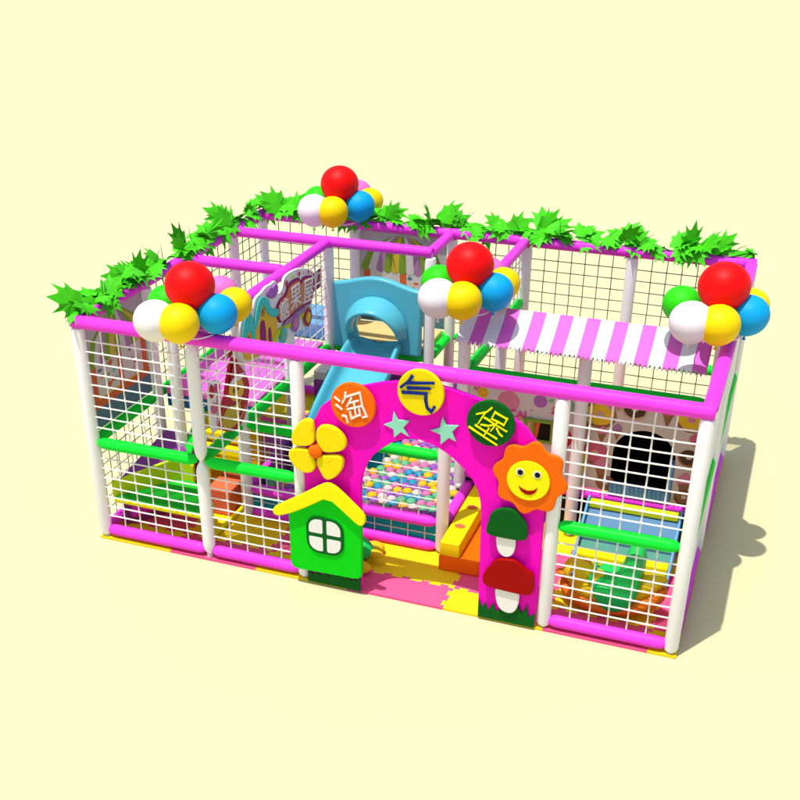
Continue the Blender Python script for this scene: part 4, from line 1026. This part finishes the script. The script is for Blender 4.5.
pl_('backing', 'sign_white', [(0.10, 1.40), (0.09, 1.80), (0.12, 1.93), (0.26, 1.93), (0.36, 1.86), (0.32, 1.62), (0.22, 1.40)], -0.025, 0.0, 2)
pl_('sweet', 'print_hotpink', circ(0.26, 1.84, 0.055, 24), 0.001, 0.012); pl_('sweet', 'print_red', circ(0.145, 1.845, 0.045, 24, 0.07), 0.001, 0.012)
pl_('sweet', 'print_rose', circ(0.16, 1.66, 0.055, 24), 0.0125, 0.02); pl_('stick', 'print_pink', [(0.20, 1.45), (0.22, 1.45), (0.27, 1.79), (0.25, 1.79)], 0.001, 0.008)
cb = MB()
cb.use('print_white').prism([(0.75, 1.93), (3.22, 1.93), (3.22, 2.16), (0.75, 2.16)], lambda a, z, t: (1.19+t, a, z), 0, 0.02)
for i in range(16):
    a = 0.78+i*0.152
    cb.use('print_red').prism([(a, 1.932), (a+0.07, 1.932), (a+0.13, 2.158), (a+0.06, 2.158)], lambda a_, z, t: (1.19+t, a_, z), 0.0203, 0.023)
    cb.use('print_red').prism([(a, 1.932), (a+0.07, 1.932), (a+0.13, 2.158), (a+0.06, 2.158)], lambda a_, z, t: (1.19+t, a_, z), -0.003, -0.0003)
tag(cb.build('candy_stripe_board', smooth=0), 'narrow red and white candy striped board behind the candy house cutout', 'board')

# ------------------------------------------------------------------ soft play in the left bays
# upper platform
up_p = thing('upper_platform', 'pink topped upper platform with a blue edge behind the left bay', 'platform', (0.6, 2.3, 1.0))
o = MB().box((0.07, 1.36, 1.125), (1.18, 3.26, 1.20)).build('deck', up_p, mk='platform_pink', bevel=0.012); o.location = (-0.6, -2.3, -1.0)
o = MB().box((0.075, 1.365, 0.98), (1.175, 3.25, 1.124)).build('edge', up_p, mk='deep_blue', smooth=0); o.location = (-0.6, -2.3, -1.0)
b = MB(); b.box((0.07, 3.40, 1.15), (1.18, 4.05, 1.38)); o = b.build('soft_block', mk='sky_blue', bevel=0.03, segs=3); tag(o, 'light blue soft block at the back of the upper platform, left of the slide panel', 'soft block')
# yellow wall under the platform with a green slope
b = MB(); b.box((0.45, 1.40, 0.026), (1.17, 1.50, 0.97)); o = b.build('soft_wall', mk='yellow', bevel=0.012); tag(o, 'dark yellow soft wall under the upper platform', 'soft wall')
b = MB(); b.prism([(1.30, 0.95), (1.36, 1.02), (0.70, 0.42), (0.66, 0.30)], YZ(0.46), 0, 0.10); o = b.build('soft_rail', mk='green_pad', bevel=0.02); tag(o, 'green slanting soft rail rising to the pink platform', 'soft rail')
for k in range(4):
    b = MB(); b.box((0.60, 1.06-0.0+0.08*k, 0.45+0.13*k), (1.14, 1.14+0.08*k, 0.56+0.13*k)); o = b.build('soft_step', mk='yellow', bevel=0.02, segs=3)
    tag(o, ['lowest', 'second', 'third', 'topmost'][k] + ' yellow soft step climbing to the pink platform behind the left front bays', 'soft step', 'yellow soft steps')
# triangular turf step with its yellow wall
ts = thing('turf_step', 'triangular green turf covered step with yellow edging in the lower left front bay', 'soft step', (0.6, 0.3, 0.4))
tri = [(0.11, 0.09), (1.17, 0.09), (1.17, 0.30), (0.86, 0.62), (0.70, 0.68), (0.55, 0.66)]
o = MB().prism(tri, XY(0), 0.445, 0.465).build('turf', ts, mk='turf', smooth=0); o.location = (-0.6, -0.3, -0.4)
o = MB().prism([(0.10, 0.075), (1.18, 0.075), (1.18, 0.305), (0.87, 0.63), (0.70, 0.695), (0.54, 0.675)], XY(0), 0.40, 0.4445).build('edging', ts, mk='lemon', bevel=0.006); o.location = (-0.6, -0.3, -0.4)
o = MB().hexa([(0.07, 0.10, 0.43), (0.10, 0.085, 0.43), (0.56, 0.69, 0.43), (0.52, 0.71, 0.43)], [(0.07, 0.10, 0.64), (0.10, 0.085, 0.64), (0.56, 0.69, 0.72), (0.52, 0.71, 0.72)]).build('side_wall', ts, mk='lime', bevel=0.006); o.location = (-0.6, -0.3, -0.4)
o = MB().hexa([(0.56, 0.69, 0.43), (0.72, 0.70, 0.43), (0.72, 0.74, 0.43), (0.54, 0.73, 0.43)], [(0.56, 0.69, 0.71), (0.72, 0.70, 0.64), (0.72, 0.74, 0.64), (0.54, 0.73, 0.71)]).build('side_wall', ts, mk='lime', bevel=0.006); o.location = (-0.6, -0.3, -0.4)
b = MB(); b.path([(0.90, 0.60, 0.41), (1.05, 0.45, 0.25), (1.14, 0.36, 0.03)], 0.02, 8); o = b.build('leg', ts, mk='lemon'); o.location = (-0.6, -0.3, -0.4)
# purple ramp behind it
b = MB(); b.hexa([(0.08, 0.22, 0.026), (0.50, 0.78, 0.026), (0.50, 1.25, 0.026), (0.08, 1.25, 0.026)], [(0.08, 0.22, 0.60), (0.50, 0.78, 0.63), (0.50, 1.25, 0.74), (0.08, 1.25, 0.74)])
o = b.build('soft_ramp', mk='purple', bevel=0.015); tag(o, 'purple soft ramp climbing behind the green turf step', 'soft ramp')
b = MB(); b.tube((0.14, 0.28, 0.17), (0.30, 0.62, 0.17), 0.075, 18, 0.04, 0.6); o = b.build('soft_roller', mk='pink_pad'); tag(o, 'short magenta soft roller lying under the green turf step', 'soft roller')
# orange block and yellow strip
b = MB(); b.box((0.80, 0.80, 0.026), (1.09, 1.30, 0.34)); o = b.build('soft_block', mk='coral', bevel=0.02, segs=3); tag(o, 'coral orange soft cube on the mats in the second front bay', 'soft block')
b = MB(); b.path([(1.13, 0.36, 0.06), (1.14, 0.72, 0.06), (1.14, 1.08, 0.06)], 0.022, 8); o = b.build('edge_strip', mk='lemon'); tag(o, 'thin yellow edge strip on the mats beside the coral cube', 'edge strip')
# stacked soft blocks left of the slide
for k, (mk, z0, z1, nm) in enumerate((('lime', 0.345, 0.60, 'olive yellow'), ('house_green', 0.602, 0.78, 'green'), ('purple', 0.782, 0.98, 'purple'), ('print_white', 0.982, 1.10, 'pale grey'))):
    b = MB(); b.box((1.335, 2.55+0.02*k, z0), (1.50, 3.20, z1)); o = b.build('soft_block', mk=mk, bevel=0.015, segs=3); tag(o, nm + ' soft block in the stack between the left net and the slide', 'soft block', 'stacked soft blocks beside the slide')
b = MB(); b.box((1.33, 1.35, 0.26), (1.50, 1.75, 0.78)); o = b.build('soft_block', mk='purple', bevel=0.02, segs=3); tag(o, 'tall purple soft block in the near left corner of the ball pit', 'soft block')

# ------------------------------------------------------------------ right side wall boards
def wallboard(y0, y1, z0, z1, lab, extra=None):
    b = MB(); b.use('white_pad').box((5.985, y0, z0), (6.02, y1, z1))
    if extra:
        b.use('print_red').box((6.0205, y0+0.01, z1-0.05), (6.024, y1-0.01, z1-0.01)); b.use('print_red').box((6.0205, y1-0.06, z0+0.02), (6.0235, y1-0.02, z1-0.055))
        for (yy, zz, r, mk) in ((y0+0.5, z0+0.6, 0.16, 'print_mintgreen'), (y0+1.1, z0+0.35, 0.2, 'print_pink'), (y0+1.5, z0+0.8, 0.15, 'print_gold')):
            b.use(mk).prism(circ(yy, zz, r, 24), lambda a, z, t: (6.0205+t, a, z), 0, 0.003)
    tag(b.build('side_board', smooth=0), lab, 'board', 'boards closing the right side')
wallboard(0.07, 1.78, 1.20, 2.37, 'white upper board on the right side wall, nearest the front corner')
wallboard(0.07, 1.78, 0.165, 1.08, 'white lower board on the right side wall, nearest the front corner')
wallboard(1.92, 4.07, 1.20, 2.37, 'upper rear board on the right side wall with a red border and printed sweets', True)
wallboard(1.92, 4.07, 0.165, 1.08, 'white lower rear board on the right side wall')
post(6.0, 1.85)
